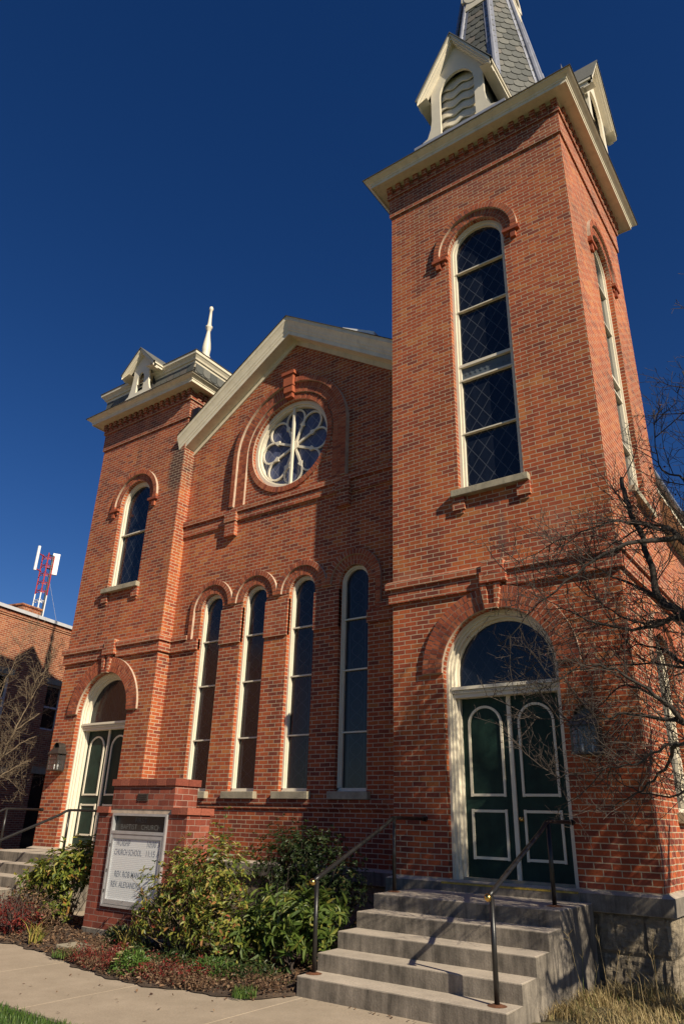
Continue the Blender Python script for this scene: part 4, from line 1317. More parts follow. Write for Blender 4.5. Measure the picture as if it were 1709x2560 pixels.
# ---------------------------------------------------------------- wall lanterns
def lantern(cx, y, zb, label):
    t = thing('wall_lantern', (cx, y, zb), label, 'lantern', 'tin wall lanterns beside the church doors')
    w_, d0, d1 = .15, y - .20, y - .012
    zt = zb + .30
    b = MB()
    for sx in (-1, 1):
        for yy in (d0, d1):
            b.box(cx + sx * w_ - .011, cx + sx * w_ + .011, yy - .006, yy + .011, zb, zt)
    b.box(cx - w_ - .02, cx + w_ + .02, d0 - .015, d1, zb - .02, zb)
    b.box(cx - w_ - .02, cx + w_ + .02, d0 - .015, d1, zt, zt + .012)
    for k in (-1, 0, 1):
        b.box(cx + k * .075 - .0028, cx + k * .075 + .0028, d0 - .002, d0 + .004, zb, zt)
    for k in (1, 2):
        b.box(cx - w_, cx + w_, d0 - .002, d0 + .004, zb + .1 * k - .0028, zb + .1 * k + .0028)
        for sx in (-1, 1):
            b.box(cx + sx * w_ - .003, cx + sx * w_ + .003, d0, d1, zb + .1 * k - .0028, zb + .1 * k + .0028)
    for yy in (d0 + .065, d0 + .125):
        for sx in (-1, 1): b.box(cx + sx * w_ - .003, cx + sx * w_ + .003, yy - .0028, yy + .0028, zb, zt)
    b.box(cx - w_ * .8, cx + w_ * .8, d1, y + .004, zb, zt + .1)
    b.build('cage', M['tin'], t)
    r = MB()   # flared roof and half-round cowl
    pr = [(w_ + .045, 0.0), (w_ + .01, .045), (w_ - .03, .085), (w_ - .045, .12)]
    for (a, za), (c, zc) in zip(pr, pr[1:]):
        fa, fc = (d0 - .02) + (w_ + .03 - a) * .6, (d0 - .02) + (w_ + .03 - c) * .6
        z1, z2 = zt + .013 + za, zt + .013 + zc
        r.face([(cx - a, fa, z1), (cx + a, fa, z1), (cx + c, fc, z2), (cx - c, fc, z2)])
        r.face([(cx + a, fa, z1), (cx + a, d1, z1), (cx + c, d1, z2), (cx + c, fc, z2)])
        r.face([(cx - a, d1, z1), (cx - a, fa, z1), (cx - c, fc, z2), (cx - c, d1, z2)])
    rr = w_ - .045
    zc = zt + .135
    n = 16
    for q in range(n):
        a0, a1 = pi - pi * q / n, pi - pi * (q + 1) / n
        p0, p1 = (cx + rr * cos(a0), zc + rr * sin(a0)), (cx + rr * cos(a1), zc + rr * sin(a1))
        r.face([(p0[0], d0 + .03, p0[1]), (p1[0], d0 + .03, p1[1]), (p1[0], d1, p1[1]), (p0[0], d1, p0[1])])
    r.face([(cx + rr * cos(pi * q / n), d0 + .10, zc + rr * sin(pi * q / n)) for q in range(n + 1)])
    r.build('cowl', M['tin'], t)
    g = MB()
    g.face([(cx - w_, d0 + .002, zb), (cx + w_, d0 + .002, zb), (cx + w_, d0 + .002, zt), (cx - w_, d0 + .002, zt)])
    for sx in (-1, 1): g.face([(cx + sx * w_, d0 + .002, zb), (cx + sx * w_, d1, zb), (cx + sx * w_, d1, zt), (cx + sx * w_, d0 + .002, zt)])
    g.build('glass', M['glass'], t)
    for sx in (-.06, .06):
        c = MB(); c.tube([(cx + sx, y - .10, zb), (cx + sx, y - .10, zb + .11)], .015, 10)
        c.build('candle', M['candle'], t, smooth=True)
        c = MB(); c.lathe([(.0, .0), (.012, .02), (.016, .05), (.008, .085), (.0, .1)], (cx + sx, y - .10, zb + .112), 10)
        c.build('bulb', M['glass'], t, smooth=True)
lantern(2.775, 0, 2.40, 'tin wall lantern behind the tree branches, right of the near door')
lantern(-8.50, E_, 2.41, 'tin wall lantern with rounded cowl left of the far door')

# ---------------------------------------------------------------- church sign
SGX, SGY = -2.95, -1.895
sign = thing('church_sign', (SGX, SGY + .2, 0), 'brick church sign pier with glazed white letter board', 'sign')
mb = MB(); mb.box(-3.885, -2.015, SGY - .01, SGY + .44, -.1, .155); mb.build('footing', M['concrete'], sign, bevel=.006)
def pier_box(mb, x0, x1, z0, z1, hole=None):
    if hole:
        a, b, c, d = hole
        for q in ((x0, a, z0, z1), (b, x1, z0, z1), (a, b, z0, c), (a, b, d, z1)):
            if q[1] - q[0] > .001 and q[3] - q[2] > .001:
                mb.face([(q[0], SGY, q[2]), (q[1], SGY, q[2]), (q[1], SGY, q[3]), (q[0], SGY, q[3])])
        reveal(mb, [(a, c), (a, d), (b, d), (b, c)], SGY, .06)
        mb.box(x0, x1, SGY, SGY + .42, z0, z1, 'f')
    else:
        mb.box(x0, x1, SGY, SGY + .42, z0, z1)
CB = (-3.525, -2.385, .435, 1.60)
mb = MB()
pier_box(mb, -3.875, -2.025, .156, 1.60, CB)
pier_box(mb, -3.62, -2.315, 1.66, 1.965)
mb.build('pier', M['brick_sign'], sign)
mb = MB()
def soldier(x0, x1, z0, z1, out):
    n = int(round((x1 - x0) / .205)); w_ = (x1 - x0) / n
    for k in range(n):
        j = rng.uniform(-.003, .003)
        mb.box(x0 + k * w_ + .005, x0 + (k + 1) * w_ - .005, SGY - out + j, SGY + .21, z0, z1 + j)
        mb.box(x0 + k * w_ + .005, x0 + (k + 1) * w_ - .005, SGY + .218, SGY + .42 + out + j, z0, z1 + j)
CAPM = island_mat('cap_brick', [(0, (.19, .045, .027)), (.5, (.26, .062, .034)), (1, (.33, .095, .055))], .9, .3, 40, .003)
for q in ((-3.91, -3.625, 1.602, 1.685, .035), (-2.31, -1.99, 1.602, 1.685, .035), (-3.65, -2.285, 1.967, 2.055, .03)):
    mb = MB(); soldier(*q); mb.build('cap_bricks', CAPM, sign)
mb = MB(); mb.box(-3.87, -2.03, SGY + .01, SGY + .41, 1.60, 1.66); mb.build('cap_mortar', M['mortar'], sign)
mb = MB(); mb.box(-3.06, -2.85, SGY - .014, SGY, 1.765, 1.86)
pl = mb.build('plaque', M['tin'], sign)
mb = MB()
for k in range(3): mb.box(-3.035, -2.875, SGY - .018, SGY - .0142, 1.785 + .024 * k, 1.793 + .024 * k)
mb.build('plaque_lines', M['iron'], pl)
a, b, c, d = CB
mb = MB()   # aluminium case
yf, yk = SGY - .035, SGY + .058
for q in ((a, a + .028, c, d), (b - .028, b, c, d), (a + .028, b - .028, c, c + .028), (a + .028, b - .028, d - .03, d), (a + .028, b - .028, 1.335, 1.375)):
    mb.box(q[0], q[1], yf, yk, q[2], q[3])
case = mb.build('case', M['alu'], sign)
mb = MB()   # hinged door frame of the letter board
da, db, dc, dd = a + .034, b - .034, c + .034, 1.33
for q in ((da, da + .04, dc, dd), (db - .04, db, dc, dd), (da + .04, db - .04, dc, dc + .055), (da + .04, db - .04, dd - .05, dd)):
    mb.box(q[0], q[1], yf + .008, yf + .03, q[2], q[3])
df = mb.build('board_door', M['alu'], sign)
for zz in (.62, .87, 1.19):
    h = MB(); h.tube([(da - .004, yf + .004, zz - .02), (da - .004, yf + .004, zz + .02)], .007, 8); h.build('hinge', M['tin'], df)
mb = MB(); mb.face([(da + .03, SGY - .008, dc + .03), (db - .03, SGY - .008, dc + .03), (db - .03, SGY - .008, dd - .03), (da + .03, SGY - .008, dd - .03)])
board = mb.build('letter_board', M['board'], sign)
mb = MB(); mb.face([(da + .03, yf + .02, dc + .03), (db - .03, yf + .02, dc + .03), (db - .03, yf + .02, dd - .03), (da + .03, yf + .02, dd - .03)])
mb.build('board_glass', M['glass'], sign)
mb = MB(); mb.face([(a + .02, SGY + .02, 1.37), (b - .02, SGY + .02, 1.37), (b - .02, SGY + .02, d - .02), (a + .02, SGY + .02, d - .02)])
head = mb.build('name_panel', M['black_panel'], sign)
def lettering(txt, x0, x1, z0, z1, y, mat, parent, bold=.0):
    cu = bpy.data.curves.new('lettering', 'FONT')
    cu.body = txt; cu.size = 1.0; cu.offset = bold; cu.extrude = 0
    cu.resolution_u = 3
    tmp = bpy.data.objects.new('lettering', cu); COL.objects.link(tmp)
    dg = bpy.context.evaluated_depsgraph_get(); dg.update()
    me = bpy.data.meshes.new_from_object(tmp.evaluated_get(dg))
    bpy.data.objects.remove(tmp)
    co = np.array([v.co[:] for v in me.vertices])
    mn, mx = co.min(0), co.max(0)
    base = root_loc(parent)
    for v in me.vertices:
        fx = (v.co.x - mn[0]) / (mx[0] - mn[0]); fz = (v.co.y - mn[1]) / (mx[1] - mn[1])
        v.co = Vector((x0 + (x1 - x0) * fx, y, z0 + (z1 - z0) * fz)) - base
    me.materials.clear(); me.materials.append(mat)
    o = bpy.data.objects.new('lettering', me); COL.objects.link(o); o.parent = parent
yl = SGY + .018
lettering('FIRST', -3.075, -2.835, 1.485, 1.55, yl, M['letter_grey'], head, -.006)
lettering('BAPTIST   CHURCH', -3.37, -2.545, 1.398, 1.462, yl, M['letter_grey'], head, -.006)
yl = SGY - .010
LB_ = M['letter_blue']
lettering('WORSHIP', -3.385, -3.085, 1.185, 1.26, yl, LB_, board, .006)
lettering('10:00 A', -2.735, -2.465, 1.185, 1.26, yl, LB_, board, .006)
lettering('CHURCH SCHOOL', -3.40, -2.83, 1.07, 1.145, yl, LB_, board, .006)
lettering('11:15 A', -2.735, -2.47, 1.07, 1.145, yl, LB_, board, .006)
lettering('REV. ROB MANZINGER', -3.335, -2.55, .80, .875, yl, LB_, board, .006)
lettering('REV. ALEXANDRA', -3.385, -2.76, .675, .75, yl, LB_, board, .006)

# ---------------------------------------------------------------- neighbouring brick building and mast
NA = Vector((-17.367, 2.942, 0)); ND = Vector((-.2094, .9778, 0)).normalized(); NN = Vector((ND.y, -ND.x, 0))
nxf = Matrix(((ND.x, -NN.x, 0, NA.x), (ND.y, -NN.y, 0, NA.y), (0, 0, 1, 0), (0, 0, 0, 1)))   # local x along, -y out
nb = thing('brick_building', NA + ND * 2, 'red brick building with flat roof beyond the church, mostly in shadow', 'building')
wins = [(2.76, 3.55, 4.25, 5.80), (.3, 1.1, 4.25, 5.80), (-2.1, -1.3, 4.25, 5.80), (-4.4, -3.6, 4.25, 5.80), (.75, 1.6, 1.0, 2.70), (-2.1, -1.3, 1.0, 2.70)]
dr = (2.86, 3.75, .1, 2.80)
TPW = 7.95
mb = MB()
wall_face(mb, [(-16, -.1), (7, -.1), (7, TPW), (-16, TPW)], [[(p[0], p[2]), (p[1], p[2]), (p[1], p[3]), (p[0], p[3])] for p in wins + [dr]], 0, .2, nxf)
mb.xf = nxf
mb.face([(-16, 12, -.1), (-16, 0, -.1), (-16, 0, TPW), (-16, 12, TPW)]); mb.face([(7, 0, -.1), (7, 12, -.1), (7, 12, TPW), (7, 0, TPW)])
mb.face([(7, 12, -.1), (-16, 12, -.1), (-16, 12, TPW), (7, 12, TPW)])
mb.box(-16, 7, -.03, 0, 7.70, 7.76); mb.box(-16, 7, -.055, 0, 7.762, TPW)
mb.build('wall', M['brick_far'], nb)
mb = MB(nxf); mb.box(-16.1, 7.1, -.12, .35, TPW, 8.0); mb.box(-16.1, 7.1, -.135, -.115, 7.90, 8.015); mb.build('coping', M['pale_coping'], nb)
mb = MB(nxf); mb.face([(-16, .3, 7.85), (7, .3, 7.85), (7, 12, 7.85), (-16, 12, 7.85)]); rf2 = mb.build('roof', M['roof'], nb)
mb = MB(nxf); mb.box(1.47, 2.36, .6, 1.35, 7.84, 8.42); mb.box(1.43, 2.40, .56, 1.39, 8.42, 8.49); mb.build('chimney', M['brick_far'], rf2)
for p in wins:
    mb = MB(nxf)
    for q in ((p[0], p[0] + .06, p[2], p[3]), (p[1] - .06, p[1], p[2], p[3]), (p[0] + .06, p[1] - .06, p[2], p[2] + .06), (p[0] + .06, p[1] - .06, p[3] - .06, p[3]), (p[0] + .06, p[1] - .06, (p[2] + p[3]) / 2 - .03, (p[2] + p[3]) / 2 + .03)):
        mb.box(q[0], q[1], .08, .16, q[2], q[3])
    f = mb.build('window', M['pale_coping'], nb)
    mb = MB(nxf); mb.face([(p[0], .15, p[2]), (p[1], .15, p[2]), (p[1], .15, p[3]), (p[0], .15, p[3])]); mb.build('pane', M['pane_dark'], f)
    mb = MB(nxf); mb.box(p[0] - .1, p[1] + .1, -.03, .1, p[3] + .002, p[3] + .2); mb.build('lintel', M['stone_sill'], f)
mb = MB(nxf); mb.box(dr[0], dr[1], .15, .19, dr[2], dr[3]); dd_ = mb.build('door', M['pane_dark'], nb)
mb = MB(nxf); mb.box(dr[0] - .12, dr[1] + .12, -.04, .1, dr[3] + .002, dr[3] + .22); mb.build('lintel', M['stone_sill'], dd_)

mast = thing('antenna_mast', nxf @ Vector((2.6, 1.2, 7.85)), 'red and white lattice antenna mast on the neighbouring roof', 'antenna mast')
mc = nxf @ Vector((2.72, 1.2, 0))
legs = [mc + ND * (.24 * cos(t)) + NN * (.24 * sin(t)) for t in (.25, .25 + 2 * pi / 3, .25 + 4 * pi / 3)]
ZB_, ZM_, ZT_ = 7.84, 9.25, 10.85
for nm, za, zb, mat in (('lower_lattice', ZB_, ZM_, M['white_paint']), ('upper_lattice', ZM_, ZT_, M['red_paint'])):
    mb = MB()
    for lg in legs: mb.tube([lg + Vector((0, 0, za)), lg + Vector((0, 0, zb))], .024, 6)
    z = za + .05
    while z < zb - .1:
        for i in range(3):
            p, q = legs[i], legs[(i + 1) % 3]
            mb.tube([p + Vector((0, 0, z)), q + Vector((0, 0, z + .13))], .012, 5); mb.tube([p + Vector((0, 0, z + .13)), q + Vector((0, 0, z))], .012, 5)
        z += .34
    mb.build(nm, mat, mast)
mb = MB(); mb.tube([mc + ND * .14 + NN * .08 + Vector((0, 0, ZB_)), mc + ND * .14 + NN * .08 + Vector((0, 0, ZT_))], .03, 8); mb.build('cable_bundle', M['iron'], mast)
pa = nxf @ Vector((2.15, 1.15, 0))
mb = MB(); mb.tube([pa + Vector((0, 0, 10.03)), pa + Vector((0, 0, 11.0))], .055, 10)
pn1 = mb.build('panel_antenna', M['white_paint'], mast)
mb = MB()
for z in (10.10, 10.72): mb.tube([pa + Vector((0, 0, z)), mc - ND * .2 + Vector((0, 0, z - .02))], .022, 6)
mb.build('bracket', M['red_paint'], pn1)
pb = nxf @ Vector((3.05, 1.15, 0))
u_ = (ND * .8 + NN * .6).normalized()
v_ = Vector((-u_.y, u_.x, 0))
mb = MB()
bx = [pb + u_ * s_ * .13 + v_ * t_ * .06 for s_, t_ in ((-1, -1), (1, -1), (1, 1), (-1, 1))]
lo = [p + Vector((0, 0, 10.12)) for p in bx]; hi = [p + Vector((0, 0, 10.98)) for p in bx]
mb.face(lo[::-1]); mb.face(hi)
for i in range(4): mb.face([lo[i], lo[(i + 1) % 4], hi[(i + 1) % 4], hi[i]])
pn2 = mb.build('panel_antenna', M['white_paint'], mast)
mb = MB()
for z in (10.3, 10.85): mb.tube([pb + Vector((0, 0, z)), mc + Vector((0, 0, z))], .025, 6)
mb.build('bracket', M['tin'], pn2)
mb = MB(); mb.tube([mc + ND * .2 + Vector((0, 0, 10.0)), nxf @ Vector((4.0, 1.2, 7.9))], .005, 4); mb.build('guy_wire', M['pale_coping'], mast)
# ---------------------------------------------------------------- vegetation
def rvec(r=1.0):
    v = Vector((rng.gauss(0, 1), rng.gauss(0, 1), rng.gauss(0, 1)))
    return v.normalized() * r

def bend(p, d, length, seg, wob, lift):
    pts = [p.copy()]
    d = d.normalized()
    for i in range(seg):
        d = (d + rvec(wob) + Vector((0, 0, lift))).normalized()
        p = p + d * (length / seg)
        pts.append(p.copy())
    return pts, d

def smooth_path(pts, n=4):
    out = []
    P = [Vector(p) for p in pts]
    P = [P[0] * 2 - P[1]] + P + [P[-1] * 2 - P[-2]]
    for i in range(1, len(P) - 2):
        for k in range(n):
            t = k / n
            a, b, c, d = P[i - 1], P[i], P[i + 1], P[i + 2]
            out.append(.5 * ((2 * b) + (c - a) * t + (2 * a - 5 * b + 4 * c - d) * t * t + (3 * b - a - 3 * c + d) * t ** 3))
    out.append(P[-2])
    return out

def twig_tree(mbt, pts, r0, r1, spacing, length, level, tips, wob=.17, lift=.05, minr=.0024):
    """side shoots along a limb, each carrying shorter angular spurs"""
    acc = rng.uniform(0, spacing)
    for a, b in zip(pts, pts[1:]):
        seg = (b - a).length
        dirn = (b - a).normalized()
        acc += seg
        while acc > spacing:
            acc -= spacing * rng.uniform(.6, 1.4)
            p = a.lerp(b, rng.random())
            side = rvec(); side = (side - dirn * side.dot(dirn)).normalized()
            d = (dirn * rng.uniform(.25, .9) + side + Vector((0, 0, .25))).normalized()
            ln = length * rng.uniform(.45, 1.25)
            sp, de = bend(p, d, ln, 4 if level > 1 else 3, wob, lift)
            rr = r0 * .55
            mbt.tube(sp, [rr + (minr - rr) * k / (len(sp) - 1) for k in range(len(sp))], 4 if level > 1 else 3, cap=False)
            tips.append(sp[-1])
            if level > 1:
                twig_tree(mbt, sp, rr * .8, minr, spacing * .72, length * .42, level - 1, tips, wob * 1.15, lift, minr)

def bare_tree(name, label, base, stems, limbs, mat, spacing, length, berries=0, level=3, thick=1.0):
    t = thing(name, base, label, 'tree')
    mb = MB()
    for pts, r0, r1 in stems:
        sp = smooth_path(pts, 4)
        mb.tube(sp, [(r0 + (r1 - r0) * i / (len(sp) - 1)) * rng.uniform(.93, 1.07) for i in range(len(sp))], 9)
    mb.build('trunk', mat, t, smooth=True)
    tw = MB(); tips = []
    for pts, r0, r1 in limbs:
        sp = smooth_path(pts, 5)
        sp = [p + rvec(.018) for p in sp]
        rad = [r1 + (r0 - r1) * (1 - i / (len(sp) - 1)) ** 1.7 for i in range(len(sp))]
        lb = MB(); lb.tube(sp, rad, 7)
        lb.build('limb', mat, t, smooth=True)
        twig_tree(tw, sp, min(.014, (r0 + r1) * .34) * thick, r1, spacing, length, level, tips)
    o = tw.build('twigs', M['twig'] if mat is M['bark'] else mat, t)
    if berries:
        b = MB()
        for p in rng.sample(tips, min(berries, len(tips))):
            r = rng.uniform(.007, .0115)
            c = p + Vector((rng.uniform(-.01, .01), rng.uniform(-.01, .01), -.012))
            b.lathe([(.0, -r)] + [(r * sin(pi * q / 5), -r * cos(pi * q / 5)) for q in range(1, 5)] + [(.0, r)], c, 7)
        bo = b.build('crab_apples', M['berry'], t, smooth=True)
        bo['kind'] = 'stuff'
    return t

# crab apple on the right, its trunk outside the picture; unseen limbs added to shade the tower
A_ = [((5.25, -1.30, 0), (5.22, -1.32, .9), (5.10, -1.42, 1.9), (4.9, -1.5, 2.7)), ((5.55, -1.05, 0), (5.57, -1.08, 1.0), (5.62, -1.12, 2.2), (5.6, -1.2, 3.4))]
lim = [
    ([(4.9, -1.5, 2.7), (4.62, -1.7, 3.7), (4.43, -1.75, 4.25), (4.09, -1.6, 4.50), (3.66, -1.5, 4.66), (2.95, -1.5, 4.50), (2.45, -1.5, 4.28)], 0.0486, 0.0030),
    ([(5.0, -1.45, 2.3), (4.55, -1.6, 3.2), (4.30, -1.55, 3.52), (4.10, -1.5, 3.74), (4.05, -1.4, 4.2), (3.9, -1.3, 4.9), (3.85, -1.2, 5.3)], 0.0750, 0.0240),
    ([(5.08, -1.42, 1.95), (4.6, -1.7, 2.35), (4.20, -1.8, 2.48), (3.80, -1.8, 2.58), (3.5, -1.8, 2.56), (3.05, -1.9, 2.55), (2.7, -1.9, 2.60)], 0.0405, 0.0030),
    ([(5.12, -1.42, 1.8), (4.6, -1.9, 2.15), (4.15, -2.0, 2.28), (3.78, -2.0, 2.12), (3.4, -2.0, 2.07), (3.0, -2.1, 1.99)], 0.0324, 0.0030),
    ([(4.95, -1.5, 2.6), (4.55, -1.4, 2.95), (4.23, -1.4, 3.05), (3.81, -1.35, 3.13), (3.2, -1.25, 3.2), (2.6, -1.4, 3.28)], 0.0338, 0.0030),
    ([(4.62, -1.7, 3.7), (4.50, -1.5, 4.5), (4.50, -1.4, 5.0), (4.30, -1.4, 5.25), (4.35, -1.5, 5.9)], 0.0324, 0.0050),
    ([(5.6, -1.2, 3.4), (5.2, -1.3, 4.4), (4.85, -1.4, 5.4), (4.72, -1.45, 6.3)], 0.0405, 0.0050),
    ([(4.43, -1.75, 4.25), (4.0, -2.1, 4.15), (3.5, -2.2, 3.9), (3.05, -2.3, 3.55), (2.7, -2.3, 3.25)], 0.0297, 0.0040),
    ([(4.30, -1.55, 3.52), (3.95, -1.1, 3.6), (3.6, -.85, 3.75), (3.2, -.8, 4.1), (2.9, -.85, 4.5)], 0.0297, 0.0040),
    ([(4.2, -1.8, 2.48), (3.95, -1.4, 2.75), (3.6, -1.2, 2.95), (3.3, -1.1, 2.8), (2.9, -1.1, 2.5)], 0.0243, 0.0040),
    ([(4.6, -1.7, 2.35), (4.3, -1.3, 2.1), (3.9, -1.1, 1.9), (3.5, -1.1, 1.95), (3.2, -1.2, 2.2)], 0.0243, 0.0040),
    ([(5.6, -1.2, 3.4), (6.1, -1.3, 4.2), (6.6, -1.5, 4.9), (7.0, -1.6, 5.6)], 0.0473, 0.0060),
    ([(5.62, -1.12, 2.2), (6.2, -1.3, 2.9), (6.9, -1.6, 3.4), (7.4, -1.9, 3.9)], 0.0473, 0.0060),
    ([(5.6, -1.2, 3.4), (5.7, -1.0, 4.4), (5.9, -1.0, 5.4), (5.9, -1.1, 6.2)], 0.0405, 0.0060),
    ([(5.1, -1.42, 1.9), (5.5, -1.9, 2.6), (5.8, -2.3, 3.2), (6.2, -2.6, 3.9)], 0.0540, 0.0060),
    ([(5.6, -1.1, 2.2), (6.1, -1.0, 3.3), (6.5, -1.2, 4.3), (6.9, -1.5, 5.2)], 0.0607, 0.0060),
    ([(5.6, -1.2, 3.4), (5.3, -1.9, 4.3), (5.4, -2.3, 5.0), (5.6, -2.6, 5.7)], 0.0473, 0.0060),
    ([(4.43, -1.75, 4.25), (4.2, -1.3, 4.6), (3.9, -1.0, 4.7), (3.5, -.9, 4.6), (3.2, -1.0, 4.4)], 0.0270, 0.0040),
    ([(4.30, -1.55, 3.52), (4.0, -1.7, 3.4), (3.6, -1.8, 3.45), (3.2, -1.8, 3.7), (2.9, -1.8, 3.9)], 0.0270, 0.0040),
    ([(4.10, -1.5, 3.74), (3.8, -1.3, 4.0), (3.5, -1.3, 4.2), (3.3, -1.4, 4.3)], 0.0243, 0.0040),
    ([(4.23, -1.4, 3.05), (4.0, -1.1, 3.3), (3.7, -1.0, 3.4), (3.4, -1.0, 3.3)], 0.0243, 0.0040),
    ([(4.20, -1.8, 2.48), (4.0, -2.1, 2.75), (3.7, -2.2, 2.95), (3.4, -2.2, 2.95), (3.1, -2.2, 2.8)], 0.0243, 0.0040),
    ([(4.15, -2.0, 2.28), (3.9, -1.7, 2.05), (3.6, -1.6, 1.85), (3.35, -1.6, 1.75)], 0.0203, 0.0040),
    ([(5.6, -1.1, 2.2), (5.9, -1.5, 3.0), (6.2, -1.9, 3.6), (6.6, -2.1, 4.1)], 0.0750, 0.0240),  # from here on: unseen limbs, added to throw shade on tower and stairs
    ([(5.6, -1.2, 3.4), (6.0, -1.6, 4.0), (6.2, -1.8, 4.8), (6.3, -1.9, 5.6)], 0.0750, 0.0240),
    ([(5.62, -1.12, 2.2), (6.3, -1.5, 2.4), (7.0, -1.9, 2.6), (7.8, -2.2, 3.0)], 0.0750, 0.0240),
    ([(5.1, -1.42, 1.9), (5.6, -2.1, 2.2), (6.2, -2.6, 2.6), (6.9, -3.0, 3.2)], 0.0750, 0.0240),
    ([(5.3, -1.9, 4.3), (5.9, -2.2, 4.6), (6.5, -2.4, 5.1), (7.0, -2.5, 5.5)], 0.0540, 0.0080),
    ([(4.9, -1.5, 2.7), (5.3, -1.7, 3.5), (5.7, -2.0, 4.2), (6.1, -2.3, 4.6)], 0.0750, 0.0240),
    ([(5.6, -1.1, 2.2), (5.35, -.95, 3.0), (5.25, -.85, 3.8), (5.3, -.8, 4.7)], 0.0750, 0.0240),
    ([(5.57, -1.08, 1.5), (6.0, -.9, 2.3), (6.3, -.9, 3.2), (6.6, -1.0, 4.1)], 0.0750, 0.0240),
    ([(5.6, -1.2, 3.4), (5.9, -.75, 3.9), (6.3, -.6, 4.5), (6.5, -.6, 5.2)], 0.0750, 0.0240),
    ([(5.6, -1.1, 2.2), (5.9, -.65, 2.7), (6.2, -.45, 3.3), (6.6, -.4, 3.8)], 0.0750, 0.0240),
    ([(5.6, -1.2, 3.4), (5.4, -1.6, 4.8), (5.3, -1.8, 5.8), (5.4, -1.9, 6.7)], 0.0750, 0.0240),
    ([(5.6, -1.2, 3.4), (5.9, -1.8, 5.2), (6.2, -2.0, 6.2), (6.4, -2.1, 6.9)], 0.0750, 0.0240),
    ([(5.35, -.95, 3.0), (5.7, -.8, 3.6), (6.0, -.8, 4.3), (6.1, -.9, 5.0)], 0.0540, 0.0100),
    ([(5.25, -.85, 3.8), (5.0, -.9, 4.6), (5.0, -1.0, 5.4), (5.1, -1.1, 6.0)], 0.0473, 0.0080),
    ([(5.1, -1.42, 1.9), (5.3, -1.0, 2.4), (5.6, -.8, 2.9), (5.8, -.7, 3.4)], 0.0540, 0.0080),
]
bare_tree('crab_apple_tree', 'bare crab apple tree with dried fruit in front of the bell tower', (5.3, -1.3, 0), [(a, .095, .060) for a in A_], lim, M['bark'], .110, .62, berries=300)

# bare small tree at the left edge
S_ = [((-11.3, .1, 0), (-11.25, .15, 1.0), (-11.0, .25, 2.0), (-10.8, .35, 2.7))]
lim2 = [
    ([(-10.8, .35, 2.7), (-10.6, .45, 3.3), (-10.5, .62, 3.95), (-10.35, .75, 4.6), (-10.3, .8, 5.2)], 0.0279, 0.0048),
    ([(-10.95, .27, 2.1), (-10.6, .6, 2.5), (-10.4, .85, 2.65), (-10.2, 1.1, 2.6), (-10.1, 1.25, 2.4)], 0.0186, 0.0030),
    ([(-10.8, .35, 2.7), (-10.5, .7, 3.1), (-10.2, 1.0, 3.3), (-10.0, 1.2, 3.2)], 0.0174, 0.0030),
    ([(-10.6, .45, 3.3), (-10.3, .8, 3.7), (-10.1, 1.05, 4.0), (-10.0, 1.2, 4.4)], 0.0174, 0.0030),
    ([(-10.8, .35, 2.7), (-11.0, .1, 3.6), (-11.1, 0, 4.5), (-11.0, -.1, 5.3)], 0.0248, 0.0036),
    ([(-11.0, .1, 3.6), (-10.7, .0, 4.3), (-10.5, .1, 5.0), (-10.5, .2, 5.6)], 0.0186, 0.0030),
    ([(-10.5, .62, 3.95), (-10.2, .5, 4.4), (-10.0, .7, 4.9), (-9.95, .8, 5.3)], 0.0149, 0.0024),
    ([(-11.0, .25, 2.0), (-10.8, -.3, 2.8), (-10.7, -.5, 3.6), (-10.8, -.6, 4.4)], 0.0217, 0.0030),
    ([(-11.0, .25, 2.0), (-10.7, .3, 2.3), (-10.4, .5, 2.2), (-10.2, .7, 1.95)], 0.0124, 0.0024),
]
bare_tree('bare_small_tree', 'leafless small tree at the left edge before the shadowed brick building', (-11.3, .1, 0), [(a, .07, .035) for a in S_], lim2, M['bark_pale'], .12, .62, level=3)

# --- leaves
def leaf_verts(P, Dv, Nv, ln, wd, fold=.25, droop=.15):
    """arrays of leaves: base, axis, normal -> verts (n,6,3) and faces"""
    Dv = Dv / np.linalg.norm(Dv, axis=1, keepdims=True)
    S = np.cross(Dv, Nv); S /= (np.linalg.norm(S, axis=1, keepdims=True) + 1e-9)
    Nn = np.cross(S, Dv)
    ln, wd = ln[:, None], wd[:, None]
    b = P
    l1 = P + Dv * ln * .38 - S * wd * .5 + Nn * wd * fold
    l2 = P + Dv * ln * .74 - S * wd * .36 + Nn * (wd * fold * .7 - ln * droop * .4)
    tp = P + Dv * ln - Nn * ln * droop
    r1 = P + Dv * ln * .38 + S * wd * .5 + Nn * wd * fold
    r2 = P + Dv * ln * .74 + S * wd * .36 + Nn * (wd * fold * .7 - ln * droop * .4)
    return np.stack([b, l1, l2, tp, r2, r1], 1)

def leaves_obj(name, V, mat, parent=None, loc=None):
    n = len(V)
    base = np.array(root_loc(parent)[:] if parent else (loc or (0, 0, 0)))
    me = bpy.data.meshes.new(name)
    idx = np.arange(n)[:, None] * 6
    F = np.concatenate([idx + np.array([[0, 3, 2, 1]]), idx + np.array([[0, 5, 4, 3]])], 1).reshape(-1, 4)
    me.from_pydata((V.reshape(-1, 3) - base).tolist(), [], F.tolist())
    me.materials.append(mat)
    o = bpy.data.objects.new(name, me); COL.objects.link(o)
    if parent: o.parent = parent
    else: o.location = base
    return o

